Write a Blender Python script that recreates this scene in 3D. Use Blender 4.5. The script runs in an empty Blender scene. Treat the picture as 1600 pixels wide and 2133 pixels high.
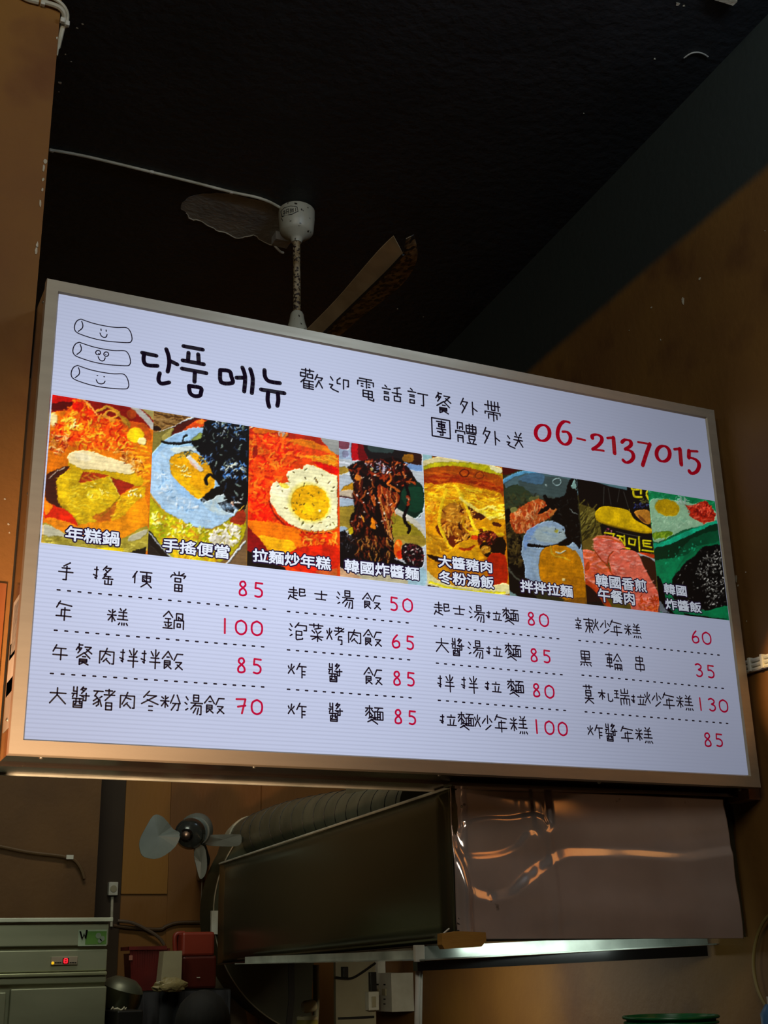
import bpy, bmesh, math, random
import numpy as np
from mathutils import Vector

SC = bpy.context.scene
COL = SC.collection
PI = math.pi

# ------------------------------------------------------------------ camera
EYE = np.array([0.0, 0.0, 1.5])
FPX = 2573.29                       # focal length in pixels of the 1600 px wide frame
YAW, PITCH, ROLL = 0.441414, 0.349410, -0.023329
cy, sy, cp, sp = math.cos(YAW), math.sin(YAW), math.cos(PITCH), math.sin(PITCH)
cf = np.array([sy*cp, cy*cp, sp]); r0 = np.array([cy, -sy, 0.0]); u0 = np.cross(r0, cf)
cr_, sr_ = math.cos(ROLL), math.sin(ROLL)
cr = cr_*r0 + sr_*u0; cu = -sr_*r0 + cr_*u0
cam = bpy.data.cameras.new('camera'); camo = bpy.data.objects.new('camera', cam); COL.objects.link(camo)
from mathutils import Matrix
camo.matrix_world = Matrix(((cr[0], cu[0], -cf[0], EYE[0]), (cr[1], cu[1], -cf[1], EYE[1]), (cr[2], cu[2], -cf[2], EYE[2]), (0, 0, 0, 1)))
cam.sensor_fit = 'HORIZONTAL'; cam.sensor_width = 36.0; cam.lens = FPX/1600*36.0
cam.clip_start = 0.05; cam.clip_end = 60
SC.camera = camo

def at(x, y, ax, v):
    """point where the sight line of a photo pixel meets the world plane  axis = v"""
    d = cf + cr*(x-800)/FPX + cu*(1066.5-y)/FPX
    return EYE + d*((v-EYE[ax])/d[ax])

# ------------------------------------------------------------------ world, lights, exposure
SC.view_settings.view_transform = 'Standard'
SC.view_settings.look = 'None'
SC.view_settings.exposure = 0.0
SC.view_settings.gamma = 1.0
SC.view_settings.use_curve_mapping = False
w = bpy.data.worlds.new('room_dusk'); SC.world = w; w.use_nodes = True
w.node_tree.nodes['Background'].inputs[0].default_value = (0.9, 0.72, 0.5, 1)
w.node_tree.nodes['Background'].inputs[1].default_value = 0.035

def area(name, loc, look, sx, sz, power, col):
    l = bpy.data.lights.new(name, 'AREA'); l.shape = 'RECTANGLE'; l.size = sx; l.size_y = sz
    l.energy = power; l.color = col
    o = bpy.data.objects.new(name, l); COL.objects.link(o); o.location = loc
    o.rotation_euler = (Vector(look)-Vector(loc)).to_track_quat('-Z', 'Y').to_euler()
    return o
def spot(name, loc, look, power, col, deg, blend=0.25, r=0.03):
    l = bpy.data.lights.new(name, 'SPOT'); l.energy = power; l.color = col; l.spot_size = math.radians(deg); l.spot_blend = blend; l.shadow_soft_size = r
    o = bpy.data.objects.new(name, l); COL.objects.link(o); o.location = loc
    o.rotation_euler = (Vector(look)-Vector(loc)).to_track_quat('-Z', 'Y').to_euler()
    return o
area('dining_room_lamp', (-0.8, -0.4, 4.2), (0.7, 3.3, 2.2), 1.8, 1.2, 42, (1.0, 0.95, 0.84))
area('cool_ceiling_tube', (2.1, 1.35, 4.35), (1.8, 2.3, 4.75), 0.9, 0.12, 14.0, (0.62, 0.80, 1.0))
area('kitchen_lamp', (1.1, 4.9, 4.0), (1.3, 6.0, 1.5), 1.2, 0.3, 16, (1.0, 0.95, 0.78))
area('kitchen_side_lamp', (0.75, 4.6, 2.35), (1.3, 7.0, 1.7), 0.4, 0.3, 4.0, (0.92, 1.0, 0.80))
area('hood_lamp', (2.3, 5.0, 1.475), (2.75, 5.0, 1.0), 0.5, 0.2, 5.5, (1.0, 0.93, 0.70))
spot('unseen_orange_spot', (1.1, 1.4, 3.3), (2.87, 1.95, 3.05), 520, (1.0, 0.62, 0.22), 43, 0.2)  # added unseen spots; the sheet mirrors the wall patches they light
spot('unseen_orange_spot', (1.6, 1.9, 2.95), (2.88, 2.84, 2.40), 260, (1.0, 0.62, 0.22), 17, 0.2)
area('gutter_fill', (2.33, 3.44, 1.535), (2.38, 3.66, 1.505), 0.7, 0.012, 0.7, (0.85, 1.0, 0.92))  # added unseen fill that brightens the front of the gutter
area('warm_low_lamp', (-0.3, 1.7, 0.95), (0.6, 3.3, 2.0), 0.35, 0.2, 11, (1.0, 0.60, 0.34)).data.spread = 0.75

# ------------------------------------------------------------------ materials
def srgb(h):
    h = h.lstrip('#'); out = []
    for i in (0, 2, 4):
        c = int(h[i:i+2], 16)/255
        out.append(c/12.92 if c <= 0.04045 else ((c+0.055)/1.055)**2.4)
    return tuple(out)
def rgba(c): return (srgb(c) if isinstance(c, str) else tuple(c)) + (1,)

def mat(name, c1, rough=0.6, metal=0.0, c2=None, scale=6, detail=5, bump=0.0, bscale=60, lo=0.35, hi=0.7,
        spots=None, sscale=30, slo=0.6, shi=0.66, stretch=(1, 1, 1), emit=None, es=1.0, rvar=0.0, spec=0.5, coat=0.0, alpha=None, aniso=0.0):
    m = bpy.data.materials.new(name); m.use_nodes = True
    nt = m.node_tree; N = nt.nodes; L = nt.links; b = N['Principled BSDF']
    tc = N.new('ShaderNodeTexCoord'); mp = N.new('ShaderNodeMapping'); mp.inputs['Scale'].default_value = stretch
    L.new(tc.outputs['Object'], mp.inputs[0])
    def noise(s, d=5):
        n = N.new('ShaderNodeTexNoise'); n.inputs['Scale'].default_value = s; n.inputs['Detail'].default_value = d
        L.new(mp.outputs[0], n.inputs['Vector']); return n
    def ramp(n, a, z):
        r = N.new('ShaderNodeMapRange'); r.inputs['From Min'].default_value = a; r.inputs['From Max'].default_value = z
        L.new(n.outputs['Fac'], r.inputs['Value']); return r
    base = None
    n = noise(scale, detail); r = ramp(n, lo, hi)
    mix = N.new('ShaderNodeMixRGB'); L.new(r.outputs[0], mix.inputs[0])
    a = rgba(c1); mix.inputs[1].default_value = a
    mix.inputs[2].default_value = rgba(c2) if c2 else (a[0]*0.8, a[1]*0.78, a[2]*0.75, 1)
    base = mix.outputs[0]
    if spots:
        n2 = noise(sscale, 3); r2 = ramp(n2, slo, shi); m2 = N.new('ShaderNodeMixRGB')
        L.new(r2.outputs[0], m2.inputs[0]); L.new(base, m2.inputs[1]); m2.inputs[2].default_value = rgba(spots); base = m2.outputs[0]
    L.new(base, b.inputs['Base Color'])
    b.inputs['Roughness'].default_value = rough; b.inputs['Metallic'].default_value = metal
    b.inputs['Specular IOR Level'].default_value = spec; b.inputs['Coat Weight'].default_value = coat
    b.inputs['Anisotropic'].default_value = aniso
    if rvar:
        r3 = N.new('ShaderNodeMapRange'); L.new(n.outputs['Fac'], r3.inputs['Value'])
        r3.inputs['To Min'].default_value = max(0.02, rough-rvar); r3.inputs['To Max'].default_value = rough+rvar
        L.new(r3.outputs[0], b.inputs['Roughness'])
    if alpha is not None: b.inputs['Alpha'].default_value = alpha
    if emit:
        b.inputs['Emission Color'].default_value = rgba(emit); b.inputs['Emission Strength'].default_value = es
    if bump:
        nb = noise(bscale, 6); bp = N.new('ShaderNodeBump'); bp.inputs['Strength'].default_value = bump
        bp.inputs['Distance'].default_value = 0.01; L.new(nb.outputs['Fac'], bp.inputs['Height']); L.new(bp.outputs[0], b.inputs['Normal'])
    return m

# light-box material: printed face glow, viewing-angle falloff painted in as a gradient (object space = face coordinates in metres)
def backlit(name, col=None, attr=False, gain=1.0, gloss=0.25):
    m = bpy.data.materials.new(name); m.use_nodes = True
    nt = m.node_tree; N = nt.nodes; L = nt.links; b = N['Principled BSDF']
    tc = N.new('ShaderNodeTexCoord'); sx = N.new('ShaderNodeSeparateXYZ'); L.new(tc.outputs['Object'], sx.inputs[0])
    def M(op, a, bb=None, c=None):
        n = N.new('ShaderNodeMath'); n.operation = op
        for i, v in enumerate((a, bb, c)):
            if v is None: continue
            if hasattr(v, 'links') or hasattr(v, 'is_linked'): L.new(v, n.inputs[i])
            else: n.inputs[i].default_value = v
        return n.outputs[0]
    def MR(v, a, z, ta, tz):
        n = N.new('ShaderNodeMapRange'); n.interpolation_type = 'SMOOTHSTEP'; L.new(v, n.inputs['Value'])
        for k, q in zip(('From Min', 'From Max', 'To Min', 'To Max'), (a, z, ta, tz)): n.inputs[k].default_value = q
        return n.outputs[0]
    X, Z = sx.outputs[0], sx.outputs[2]
    g = MR(X, 0.75, 2.4, 1.0, 0.40)
    g = M('MULTIPLY', g, MR(Z, 0.75, 1.36, 1.0, 0.74))
    g = M('MULTIPLY', g, MR(Z, 0.0, 0.6, 0.80, 1.0))
    g = M('MULTIPLY', g, MR(X, 0.0, 0.5, 0.90, 1.0))
    n = N.new('ShaderNodeTexNoise'); n.inputs['Scale'].default_value = 1.3; L.new(tc.outputs['Object'], n.inputs['Vector'])
    ph = M('MULTIPLY', n.outputs['Fac'], 1.5)
    band = M('SINE', M('ADD', M('MULTIPLY', Z, 2*PI/0.0114), ph))
    band = M('SUBTRACT', 1.0, M('POWER', M('ADD', M('MULTIPLY', band, 0.5), 0.5), 3.0))
    amp = M('MULTIPLY', MR(X, 1.5, 2.35, 0.13, 0.02), MR(Z, 0.9, 1.3, 1.0, 0.5))
    g = M('MULTIPLY', g, M('SUBTRACT', 1.0, M('MULTIPLY', amp, M('SUBTRACT', 1.0, band))))
    g = M('MULTIPLY', g, gain)
    mx = N.new('ShaderNodeVectorMath'); mx.operation = 'SCALE'
    if attr:
        a = N.new('ShaderNodeAttribute'); a.attribute_name = 'print'; L.new(a.outputs['Color'], mx.inputs[0])
    else:
        mx.inputs[0].default_value = rgba(col)[:3]
    L.new(g, mx.inputs['Scale'])
    L.new(mx.outputs[0], b.inputs['Emission Color']); b.inputs['Emission Strength'].default_value = 1.0
    b.inputs['Base Color'].default_value = (0.012, 0.012, 0.012, 1)
    b.inputs['Roughness'].default_value = 0.35; b.inputs['Specular IOR Level'].default_value = gloss
    return m

M_ochre = mat('ochre_paint', '#8e601e', 0.75, c2='#784c1e', scale=1.6, bump=0.25, bscale=35, lo=0.3, hi=0.7, spots='#6e4014', sscale=3.2, slo=0.58, shi=0.8)
M_ochre_dark = mat('brown_paint', '#9a6a3a', 0.7, c2='#84562e', scale=2.2, bump=0.25, bscale=40, spots='#63401f', sscale=4, slo=0.58, shi=0.8)
M_ochre_r = mat('right_wall_paint', '#785320', 0.62, c2='#64411c', scale=1.8, bump=0.2, bscale=30, spots='#4c2a12', sscale=2.6, slo=0.56, shi=0.75)
M_ceiling = mat('black_ceiling_paint', '#222427', 0.6, c2='#181a1c', scale=3, bump=0.8, bscale=22, spots='#35342f', sscale=55, slo=0.72, shi=0.76)
M_fridge = mat('fridge_steel', '#b0b298', 0.42, 0.5, c2='#93957c', scale=1.5, stretch=(1, 1, 3), rvar=0.08)
M_gutter = mat('pale_gutter_steel', '#c6cec4', 0.32, 0.35, c2='#8f988e', scale=6, rvar=0.1)
M_floor = mat('floor_tile', '#3a332b', 0.5, scale=4, bump=0.1)
M_frame = mat('brushed_aluminium', '#b5ab97', 0.45, 0.62, c2='#a89e8b', scale=3, bump=0.05, bscale=120, stretch=(1, 1, 8), rvar=0.08)
M_case = mat('steel_casing', '#8d8377', 0.20, 0.95, c2='#7b7167', scale=4, rvar=0.08)
M_steel_dark = mat('hood_steel', '#6e7058', 0.24, 0.85, c2='#5e604a', scale=2.0, rvar=0.08, stretch=(1, 0.3, 0.3))
M_steel = mat('stainless_steel', '#b4b3a5', 0.28, 0.9, c2='#a3a294', scale=5, rvar=0.08)
M_sheet = mat('crumpled_stainless', '#e8d8ce', 0.12, 0.66, c2='#d6c4b9', scale=5, rvar=0.03, spots='#6b5c50', sscale=14, slo=0.74, shi=0.78)
M_white = mat('white_plastic', '#d6d4c6', 0.45, c2='#bdb9a6', scale=9, bump=0.05)
M_cable = mat('aged_cable', '#c9c3ac', 0.5, c2='#a39b80', scale=12)
M_flake = mat('bare_plaster', '#c9bfa8', 0.85, c2='#a89c80', scale=20, bump=0.3)
M_patch = mat('bare_ceiling_patch', '#a39f92', 0.85, c2='#85817a', scale=9, bump=0.4, bscale=50)
M_fanwhite = mat('speckled_enamel', '#b9b6a2', 0.4, c2='#a19d88', scale=6, spots='#2a2218', sscale=42, slo=0.66, shi=0.69)
M_rod = mat('rusty_rod_paint', '#a89878', 0.6, c2='#7a6238', scale=30, spots='#2e1c0c', sscale=75, slo=0.5, shi=0.56)
M_blade = mat('fan_blade_enamel', '#b49a74', 0.45, c2='#957c58', scale=8)
M_blade_d = mat('greasy_blade', '#8e7850', 0.6, c2='#4c3c22', scale=26, lo=0.4, hi=0.6, spots='#140e08', sscale=40, slo=0.5, shi=0.56)
M_black = mat('black_rubber', '#141311', 0.5, scale=8)
M_blackgloss = mat('black_gloss', '#0c0b0b', 0.2, scale=8)
M_duct = mat('spiral_duct', '#767866', 0.42, 0.6, c2='#5c5e4f', scale=7, rvar=0.1)
M_tape = mat('duct_tape', '#b9b49c', 0.5, scale=14)
M_blower = mat('blower_paint', '#44452f', 0.55, 0.0, c2='#353624', scale=5)
M_blower2 = mat('pale_blower_rim', '#9b9078', 0.6, scale=5)
M_fanblue = mat('grey_blue_plastic', '#6c7672', 0.4, c2='#565f5b', scale=5)
M_red = mat('red_basket', '#6e1812', 0.55, c2='#54100d', scale=10)
M_redjug = mat('red_translucent_plastic', '#8e3424', 0.4, c2='#7c2a1c', scale=6)
M_reddark = mat('red_liquid', '#521408', 0.45, scale=6)
M_cream = mat('cream_plastic', '#aaa182', 0.5, scale=6)
M_bag = mat('plastic_bag', '#a39468', 0.3, c2='#84764c', scale=18, bump=0.6, bscale=30)
M_green = mat('green_plastic', '#0f6a34', 0.3, c2='#0b5429', scale=9)
M_blue = mat('blue_plastic', '#3d6f9c', 0.4, scale=5)
M_hair = mat('black_hair', '#080707', 0.8, c2='#15120f', scale=60, stretch=(1, 1, 0.15), bump=0.12, bscale=150)
M_skin = mat('skin', '#a5714f', 0.55, c2='#94613f', scale=7)
M_shirt = mat('dark_shirt', '#1e1e22', 0.85, scale=20, bump=0.2)
M_wood = mat('light_wood_block', '#a87c34', 0.6, c2='#8c6224', scale=5, stretch=(1, 1, 5), bump=0.1)
M_grey = mat('grey_beige_board', '#a39a7e', 0.6, scale=5)
M_tan = mat('tan_hose', '#8e7a42', 0.5, scale=10)
M_sticker = mat('green_sticker', '#5f8a3e', 0.5, c2='#4b7a30', scale=12)
M_stickw = mat('pale_sticker_edge', '#a9b9a0', 0.5, scale=12)
M_lampred = mat('red_display', '#300000', 0.4, emit='#ff2030', es=1.4)
M_lampyel = mat('yellow_led', '#302000', 0.4, emit='#ffc81e', es=0.9)
M_plyl = mat('plywood_light', '#9c6a1e', 0.6, c2='#86571a', scale=2.5, stretch=(1, 1, 0.3), bump=0.1)
M_plyd = mat('plywood_dark', '#8a5c24', 0.6, c2='#73491c', scale=2.5, stretch=(1, 1, 0.3), bump=0.1)
M_brownwall = mat('kitchen_brown_wall', '#6c4a20', 0.7, c2='#5a3c18', scale=3, bump=0.2, bscale=40)
M_dark_strip = mat('dark_strip_brown', '#3a2a14', 0.7, scale=3)

P_face = backlit('sign_face_white', (0.63, 0.69, 0.93), gloss=0.15)
P_ink = backlit('sign_black_ink', (0.008, 0.004, 0.012), gloss=0.1)
P_red = backlit('sign_red_ink', (0.58, 0.005, 0.050))
P_redd = backlit('sign_deep_red_ink', (0.54, 0.003, 0.018))
P_cap = backlit('caption_white_ink', (0.80, 0.86, 1.0))
P_out = backlit('caption_outline_ink', (0.016, 0.006, 0.035))
P_photo = backlit('printed_food_photo', attr=True, gloss=0.08)

# ------------------------------------------------------------------ mesh builder
class MB:
    def __init__(s): s.v = []; s.f = []; s.smooth = False
    def add(s, vs, fs):
        n = len(s.v); s.v += [tuple(map(float, q)) for q in vs]; s.f += [tuple(i+n for i in f) for f in fs]; return s
    def box(s, a, b, bev=0.0):
        x0, y0, z0 = [min(p, q) for p, q in zip(a, b)]; x1, y1, z1 = [max(p, q) for p, q in zip(a, b)]
        if bev <= 0:
            return s.add([(x0,y0,z0),(x1,y0,z0),(x1,y1,z0),(x0,y1,z0),(x0,y0,z1),(x1,y0,z1),(x1,y1,z1),(x0,y1,z1)],
                         [(0,3,2,1),(4,5,6,7),(0,1,5,4),(1,2,6,5),(2,3,7,6),(3,0,4,7)])
        bm = bmesh.new(); r = bmesh.ops.create_cube(bm, size=1)
        for v in bm.verts: v.co = Vector(((v.co.x+.5)*(x1-x0)+x0, (v.co.y+.5)*(y1-y0)+y0, (v.co.z+.5)*(z1-z0)+z0))
        bev = min(bev, 0.45*min(x1-x0, y1-y0, z1-z0))
        bmesh.ops.bevel(bm, geom=bm.edges[:], offset=bev, segments=2, profile=0.5, affect='EDGES')
        return s.frombm(bm)
    def frombm(s, bm):
        bm.verts.index_update()
        s.add([v.co for v in bm.verts], [[v.index for v in f.verts] for f in bm.faces]); bm.free(); return s
    def prism(s, pts, off):
        """closed polygon pts (3D) extruded by vector off"""
        n = len(pts); off = np.array(off, float); P = [np.array(p, float) for p in pts]
        return s.add(P+[p+off for p in P], [tuple(range(n))[::-1], tuple(range(n, 2*n))]+[(i, (i+1) % n, n+(i+1) % n, n+i) for i in range(n)])
    def tube(s, pts, r, seg=10, caps=True):
        P = [np.array(p, float) for p in pts]; n = len(P); R = r if isinstance(r, (list, tuple)) else [r]*n
        vs = []; prev = None
        for i in range(n):
            t = P[min(i+1, n-1)]-P[max(i-1, 0)]; t /= (np.linalg.norm(t)+1e-12)
            if prev is None:
                a = np.array([0, 0, 1.0]) if abs(t[2]) < 0.9 else np.array([1.0, 0, 0]); e = np.cross(t, a)
            else: e = prev-t*(prev@t)
            e /= np.linalg.norm(e)+1e-12; prev = e; g = np.cross(t, e)
            for k in range(seg):
                a = 2*PI*k/seg; vs.append(P[i]+R[i]*(math.cos(a)*e+math.sin(a)*g))
        fs = [(i*seg+k, i*seg+(k+1) % seg, (i+1)*seg+(k+1) % seg, (i+1)*seg+k) for i in range(n-1) for k in range(seg)]
        if caps: fs += [tuple(range(seg))[::-1], tuple(range((n-1)*seg, n*seg))]
        s.smooth = True; return s.add(vs, fs)
    def lathe(s, prof, c, ax=(0, 0, 1), seg=32):
        """prof = [(radius, along)]"""
        c = np.array(c, float); ax = np.array(ax, float); ax /= np.linalg.norm(ax)
        a = np.array([1.0, 0, 0]) if abs(ax[0]) < 0.8 else np.array([0, 1.0, 0]); e = np.cross(ax, a); e /= np.linalg.norm(e); g = np.cross(ax, e)
        vs = [c+ax*h+r*(math.cos(2*PI*k/seg)*e+math.sin(2*PI*k/seg)*g) for r, h in prof for k in range(seg)]
        n = len(prof)
        fs = [(i*seg+k, i*seg+(k+1) % seg, (i+1)*seg+(k+1) % seg, (i+1)*seg+k) for i in range(n-1) for k in range(seg)]
        fs += [tuple(range(seg))[::-1], tuple(range((n-1)*seg, n*seg))]
        s.smooth = True; return s.add(vs, fs)
    def ball(s, c, r, seg=16, rings=10):
        c = np.array(c, float); r = np.array(r if hasattr(r, '__len__') else (r, r, r), float)
        vs = []
        for i in range(1, rings):
            th = PI*i/rings
            for k in range(seg):
                a = 2*PI*k/seg; vs.append(c+r*np.array([math.sin(th)*math.cos(a), math.sin(th)*math.sin(a), math.cos(th)]))
        n = len(vs); vs += [c+r*np.array([0, 0, 1]), c-r*np.array([0, 0, 1])]
        fs = [(i*seg+k, (i+1)*seg+k, (i+1)*seg+(k+1) % seg, i*seg+(k+1) % seg) for i in range(rings-2) for k in range(seg)]
        fs += [(n, k, (k+1) % seg) for k in range(seg)]+[(n+1, (rings-2)*seg+(k+1) % seg, (rings-2)*seg+k) for k in range(seg)]
        s.smooth = True; return s.add(vs, fs)

def wloc(o):
    v = Vector((0, 0, 0))
    while o: v = v+o.location; o = o.parent
    return v
def obj(name, mb, m, parent=None, origin=None, smooth=None, label=None, kind=None):
    V = np.array(mb.v, float).reshape(-1, 3)
    if parent is not None: base = np.array(wloc(parent)); loc = (0, 0, 0)
    else:
        base = np.array(origin if origin is not None else ((V[:, 0].min()+V[:, 0].max())/2, (V[:, 1].min()+V[:, 1].max())/2, V[:, 2].min())); loc = base
    me = bpy.data.meshes.new(name); me.from_pydata((V-base).tolist(), [], mb.f); me.update()
    bm = bmesh.new(); bm.from_mesh(me); bmesh.ops.recalc_face_normals(bm, faces=bm.faces[:]); bm.to_mesh(me); bm.free()
    if smooth if smooth is not None else mb.smooth:
        me.polygons.foreach_set('use_smooth', [True]*len(me.polygons))
        try: me.set_sharp_from_angle(angle=math.radians(38))
        except Exception: pass
    me.materials.append(m)
    o = bpy.data.objects.new(name, me); COL.objects.link(o); o.parent = parent; o.location = loc
    if label: o['label'] = label
    if kind: o['kind'] = kind
    return o
def thing(name, loc, label, cat, group=None):
    o = bpy.data.objects.new(name, None); COL.objects.link(o); o.location = loc; o.empty_display_size = 0.05
    o['label'] = label; o['category'] = cat
    if group: o['group'] = group
    return o
def tag(o, label, cat, group=None):
    o['label'] = label; o['category'] = cat
    if group: o['group'] = group
    return o
def box(a, b, bev=0.0): return MB().box(a, b, bev)
def tube(p, r, seg=10): return MB().tube(p, r, seg)
def crom(pts, n=6, closed=False):
    P = [np.array(p, float) for p in pts]; out = []
    if len(P) < 3: return P
    m = len(P); rng = range(m if closed else m-1)
    for i in rng:
        if closed: a, b, c, d = P[(i-1) % m], P[i], P[(i+1) % m], P[(i+2) % m]
        else: a, b, c, d = P[max(i-1, 0)], P[i], P[i+1], P[min(i+2, m-1)]
        for k in range(n):
            t = k/n; out.append(0.5*((2*b)+(c-a)*t+(2*a-5*b+4*c-d)*t*t+(-a+3*b-3*c+d)*t**3))
    out.append(P[0] if closed else P[-1]); return out

# ------------------------------------------------------------------ room shell
HC = 1.5+3.25                                   # ceiling height
a0 = at(917, 739, 2, HC); a1 = at(1582, 48, 2, HC)  # where ceiling meets the right wall
wd = (a0-a1); wd[2] = 0; wd /= np.linalg.norm(wd)   # direction of the right wall, into the kitchen
def wallx(y): return a0[0]+(y-a0[1])*wd[0]/wd[1]
YB = 7.15
obj('ceiling', box((-3.5, -3.0, HC), (wallx(YB)+0.2, YB+0.2, HC+0.12)), M_ceiling, kind='structure')
obj('floor', box((-3.5, -3.0, -0.1), (wallx(YB)+0.2, YB+0.2, 0.0)), M_floor, kind='structure')
W = MB().prism([(wallx(-3), -3, 0), (wallx(YB), YB, 0), (wallx(YB)+.15, YB, 0), (wallx(-3)+.15, -3, 0)], (0, 0, HC))
# right wall: ochre below, sprayed black band along the ceiling with a soft lower edge
b0 = at(1108, 777, 0, wallx(5)); 
def hit_wall(x, y):
    d = cf + cr*(x-800)/FPX + cu*(1066.5-y)/FPX
    k = wd[0]/wd[1]; t = (a0[0]-a0[1]*k)/(d[0]-k*d[1]); return EYE+d*t
bz = [hit_wall(1108, 777)[2], hit_wall(1600, 359)[2]]; by = [hit_wall(1108, 777)[1], hit_wall(1600, 359)[1]]
m = M_ochre_r; nt = m.node_tree; N = nt.nodes; L = nt.links; bs = N['Principled BSDF']
geo = N.new('ShaderNodeNewGeometry'); sx = N.new('ShaderNodeSeparateXYZ'); L.new(geo.outputs['Position'], sx.inputs[0])
ng = N.new('ShaderNodeTexNoise'); ng.inputs['Scale'].default_value = 3; L.new(geo.outputs['Position'], ng.inputs['Vector'])
k = (bz[1]-bz[0])/(by[1]-by[0])
ml = N.new('ShaderNodeMath'); ml.operation = 'MULTIPLY_ADD'; L.new(sx.outputs[1], ml.inputs[0]); ml.inputs[1].default_value = -k; L.new(sx.outputs[2], ml.inputs[2])
m2 = N.new('ShaderNodeMath'); m2.operation = 'MULTIPLY_ADD'; L.new(ng.outputs['Fac'], m2.inputs[0]); m2.inputs[1].default_value = 0.02; L.new(ml.outputs[0], m2.inputs[2])
mr = N.new('ShaderNodeMapRange'); mr.interpolation_type = 'SMOOTHSTEP'; c0 = bz[0]-k*by[0]+0.01
mr.inputs['From Min'].default_value = c0-0.006; mr.inputs['From Max'].default_value = c0+0.05; L.new(m2.outputs[0], mr.inputs['Value'])
src = bs.inputs['Base Color'].links[0].from_socket; mm = N.new('ShaderNodeMixRGB'); L.new(mr.outputs[0], mm.inputs[0]); L.new(src, mm.inputs[1])
mm.inputs[2].default_value = rgba('#2a2f29'); L.new(mm.outputs[0], bs.inputs['Base Color'])
wall_r = obj('wall_right', W, M_ochre_r, kind='structure')
# kitchen back wall (two depths) with plywood sheets
xl = at(205, 1750, 1, 6.75)[0]
wall_bl = obj('wall_back_left', box((-1.5, 6.75, 0), (xl, 6.95, HC)), M_brownwall, kind='structure')
wall_b = obj('wall_back', box((-1.5, YB, 0), (wallx(YB)+.1, YB+.12, HC)), M_plyd, kind='structure')
xr = at(256, 1750, 1, YB-.01)[0]
obj('dark_strip', box((xl-.05, YB-.02, 0), (xr, YB, HC)), M_dark_strip, wall_b)  # darker brown strip at the step in the back wall
x2 = at(355, 1700, 1, YB-.01)[0]
z1 = at(355, 1862, 1, YB-.01)[2]
obj('wall_panel', box((xr+.004, YB-.012, z1), (x2-.003, YB, HC)), M_plyl, wall_b)
obj('wall_panel', box((x2+.001, YB-.006, z1-.6), (x2+0.55, YB, HC)), M_plyd, wall_b)
x3 = at(700, 1700, 1, YB-.01)[0]
obj('wall_panel', box((x2+0.554, YB-.012, 0.0), (x3+.4, YB, HC)), M_plyd, wall_b)
# left pillar
PX = 0.463
pil = obj('wall_left', box((-1.6, 3.402, 0), (PX, 3.85, HC)), M_ochre, kind='structure')
# orange skirting panel lines low on the pillar
z = at(20, 1218, 1, 3.40)[2]
obj('trim_1', box((-1.6, 3.392, 0), (PX-.015, 3.402, z)), mat('orange_lacquer', '#9a5820', 0.35, c2='#7e4416', scale=2.4, stretch=(4, 1, 0.5)), kind='structure')
obj('wall_far_left', box((-1.7, 3.85, 0), (-1.5, 7.2, HC)), M_brownwall, kind='structure')
obj('wall_side_left', box((-3.5, -3.0, 0), (-3.35, 3.402, HC)), mat('dim_side_wall', '#7a6650', 0.8), kind='structure')
obj('wall_front', box((-3.5, -3.1, 0), (wallx(-3)+.15, -3.0, HC)), mat('dim_front_wall', '#8a6a58', 0.8, c2='#5e463a', scale=0.8), kind='structure')

# chips of paint: small plaster flakes along the pillar's corner, ceiling and right wall
rnd = random.Random(3)
def flake(pc, nrm, size, stretch=1.0, seed=0):
    q = random.Random(seed); n = np.array(nrm, float); n /= np.linalg.norm(n)
    a = np.cross(n, [0, 0, 1.0]) if abs(n[2]) < .9 else np.array([1.0, 0, 0]); a /= np.linalg.norm(a); b = np.cross(n, a)
    pts = []
    for i in range(7):
        t = 2*PI*i/7; r = size*q.uniform(.5, 1.1); pts.append(pc+a*r*math.cos(t)+b*r*math.sin(t)*stretch)
    return MB().prism([p+n*0.0005 for p in pts], n*0.0012)
for i, (x, y, s_, st) in enumerate([(97, 337, .007, 1.6), (93, 350, .005, 3), (92, 375, .004, 2), (90, 395, .004, 2.5), (86, 425, .005, 3.5), (79, 510, .004, 3), (78, 522, .005, 3.5), (122, 80, .004, 2)]):
    p = at(x-2, y, 1, 3.402); p[0] = min(p[0], PX-.004)
    obj('plaster_flake', flake(p, (0, -1, 0), s_, st, i), M_flake, pil)
for i, (x, y, s_) in enumerate([(10, 1040, .004), (17, 1092, .005), (19, 1110, .003)]):
    obj('plaster_flake', flake(at(x, y, 1, 3.402), (0, -1, 0), s_, 1, 30+i), M_flake, pil)
ceil = bpy.data.objects['ceiling']
for i, (x, y, s_) in enumerate([(125, 172, .009), (136, 113, .004), (160, 58, .005), (172, 50, .006), (1412, 8, .010), (1425, 12, .006), (828, 643, .006), (882, 660, .004), (1216, 236, .003), (1364, 122, .006), (148, 128, .004), (123, 191, .003)]):
    obj('plaster_flake', flake(at(x, y, 2, HC), (0, 0, -1), s_, 0.8, 60+i), M_flake, ceil)
for i, (x, y, s_, st) in enumerate([(1357, 641, .008, .5), (1423, 628, .010, 1.8), (1458, 581, .008, .7), (1311, 688, .003, 1), (1377, 708, .003, 2), (1533, 1204, .008, 2.0), (1538, 1220, .004, 1), (1554, 1192, .003, 1), (1556, 1294, .003, 1), (1594, 481, .003, 1)]):
    obj('plaster_flake', flake(hit_wall(x, y), (-1, 0.04, 0), s_, st, 90+i), M_flake, wall_r)

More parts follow.
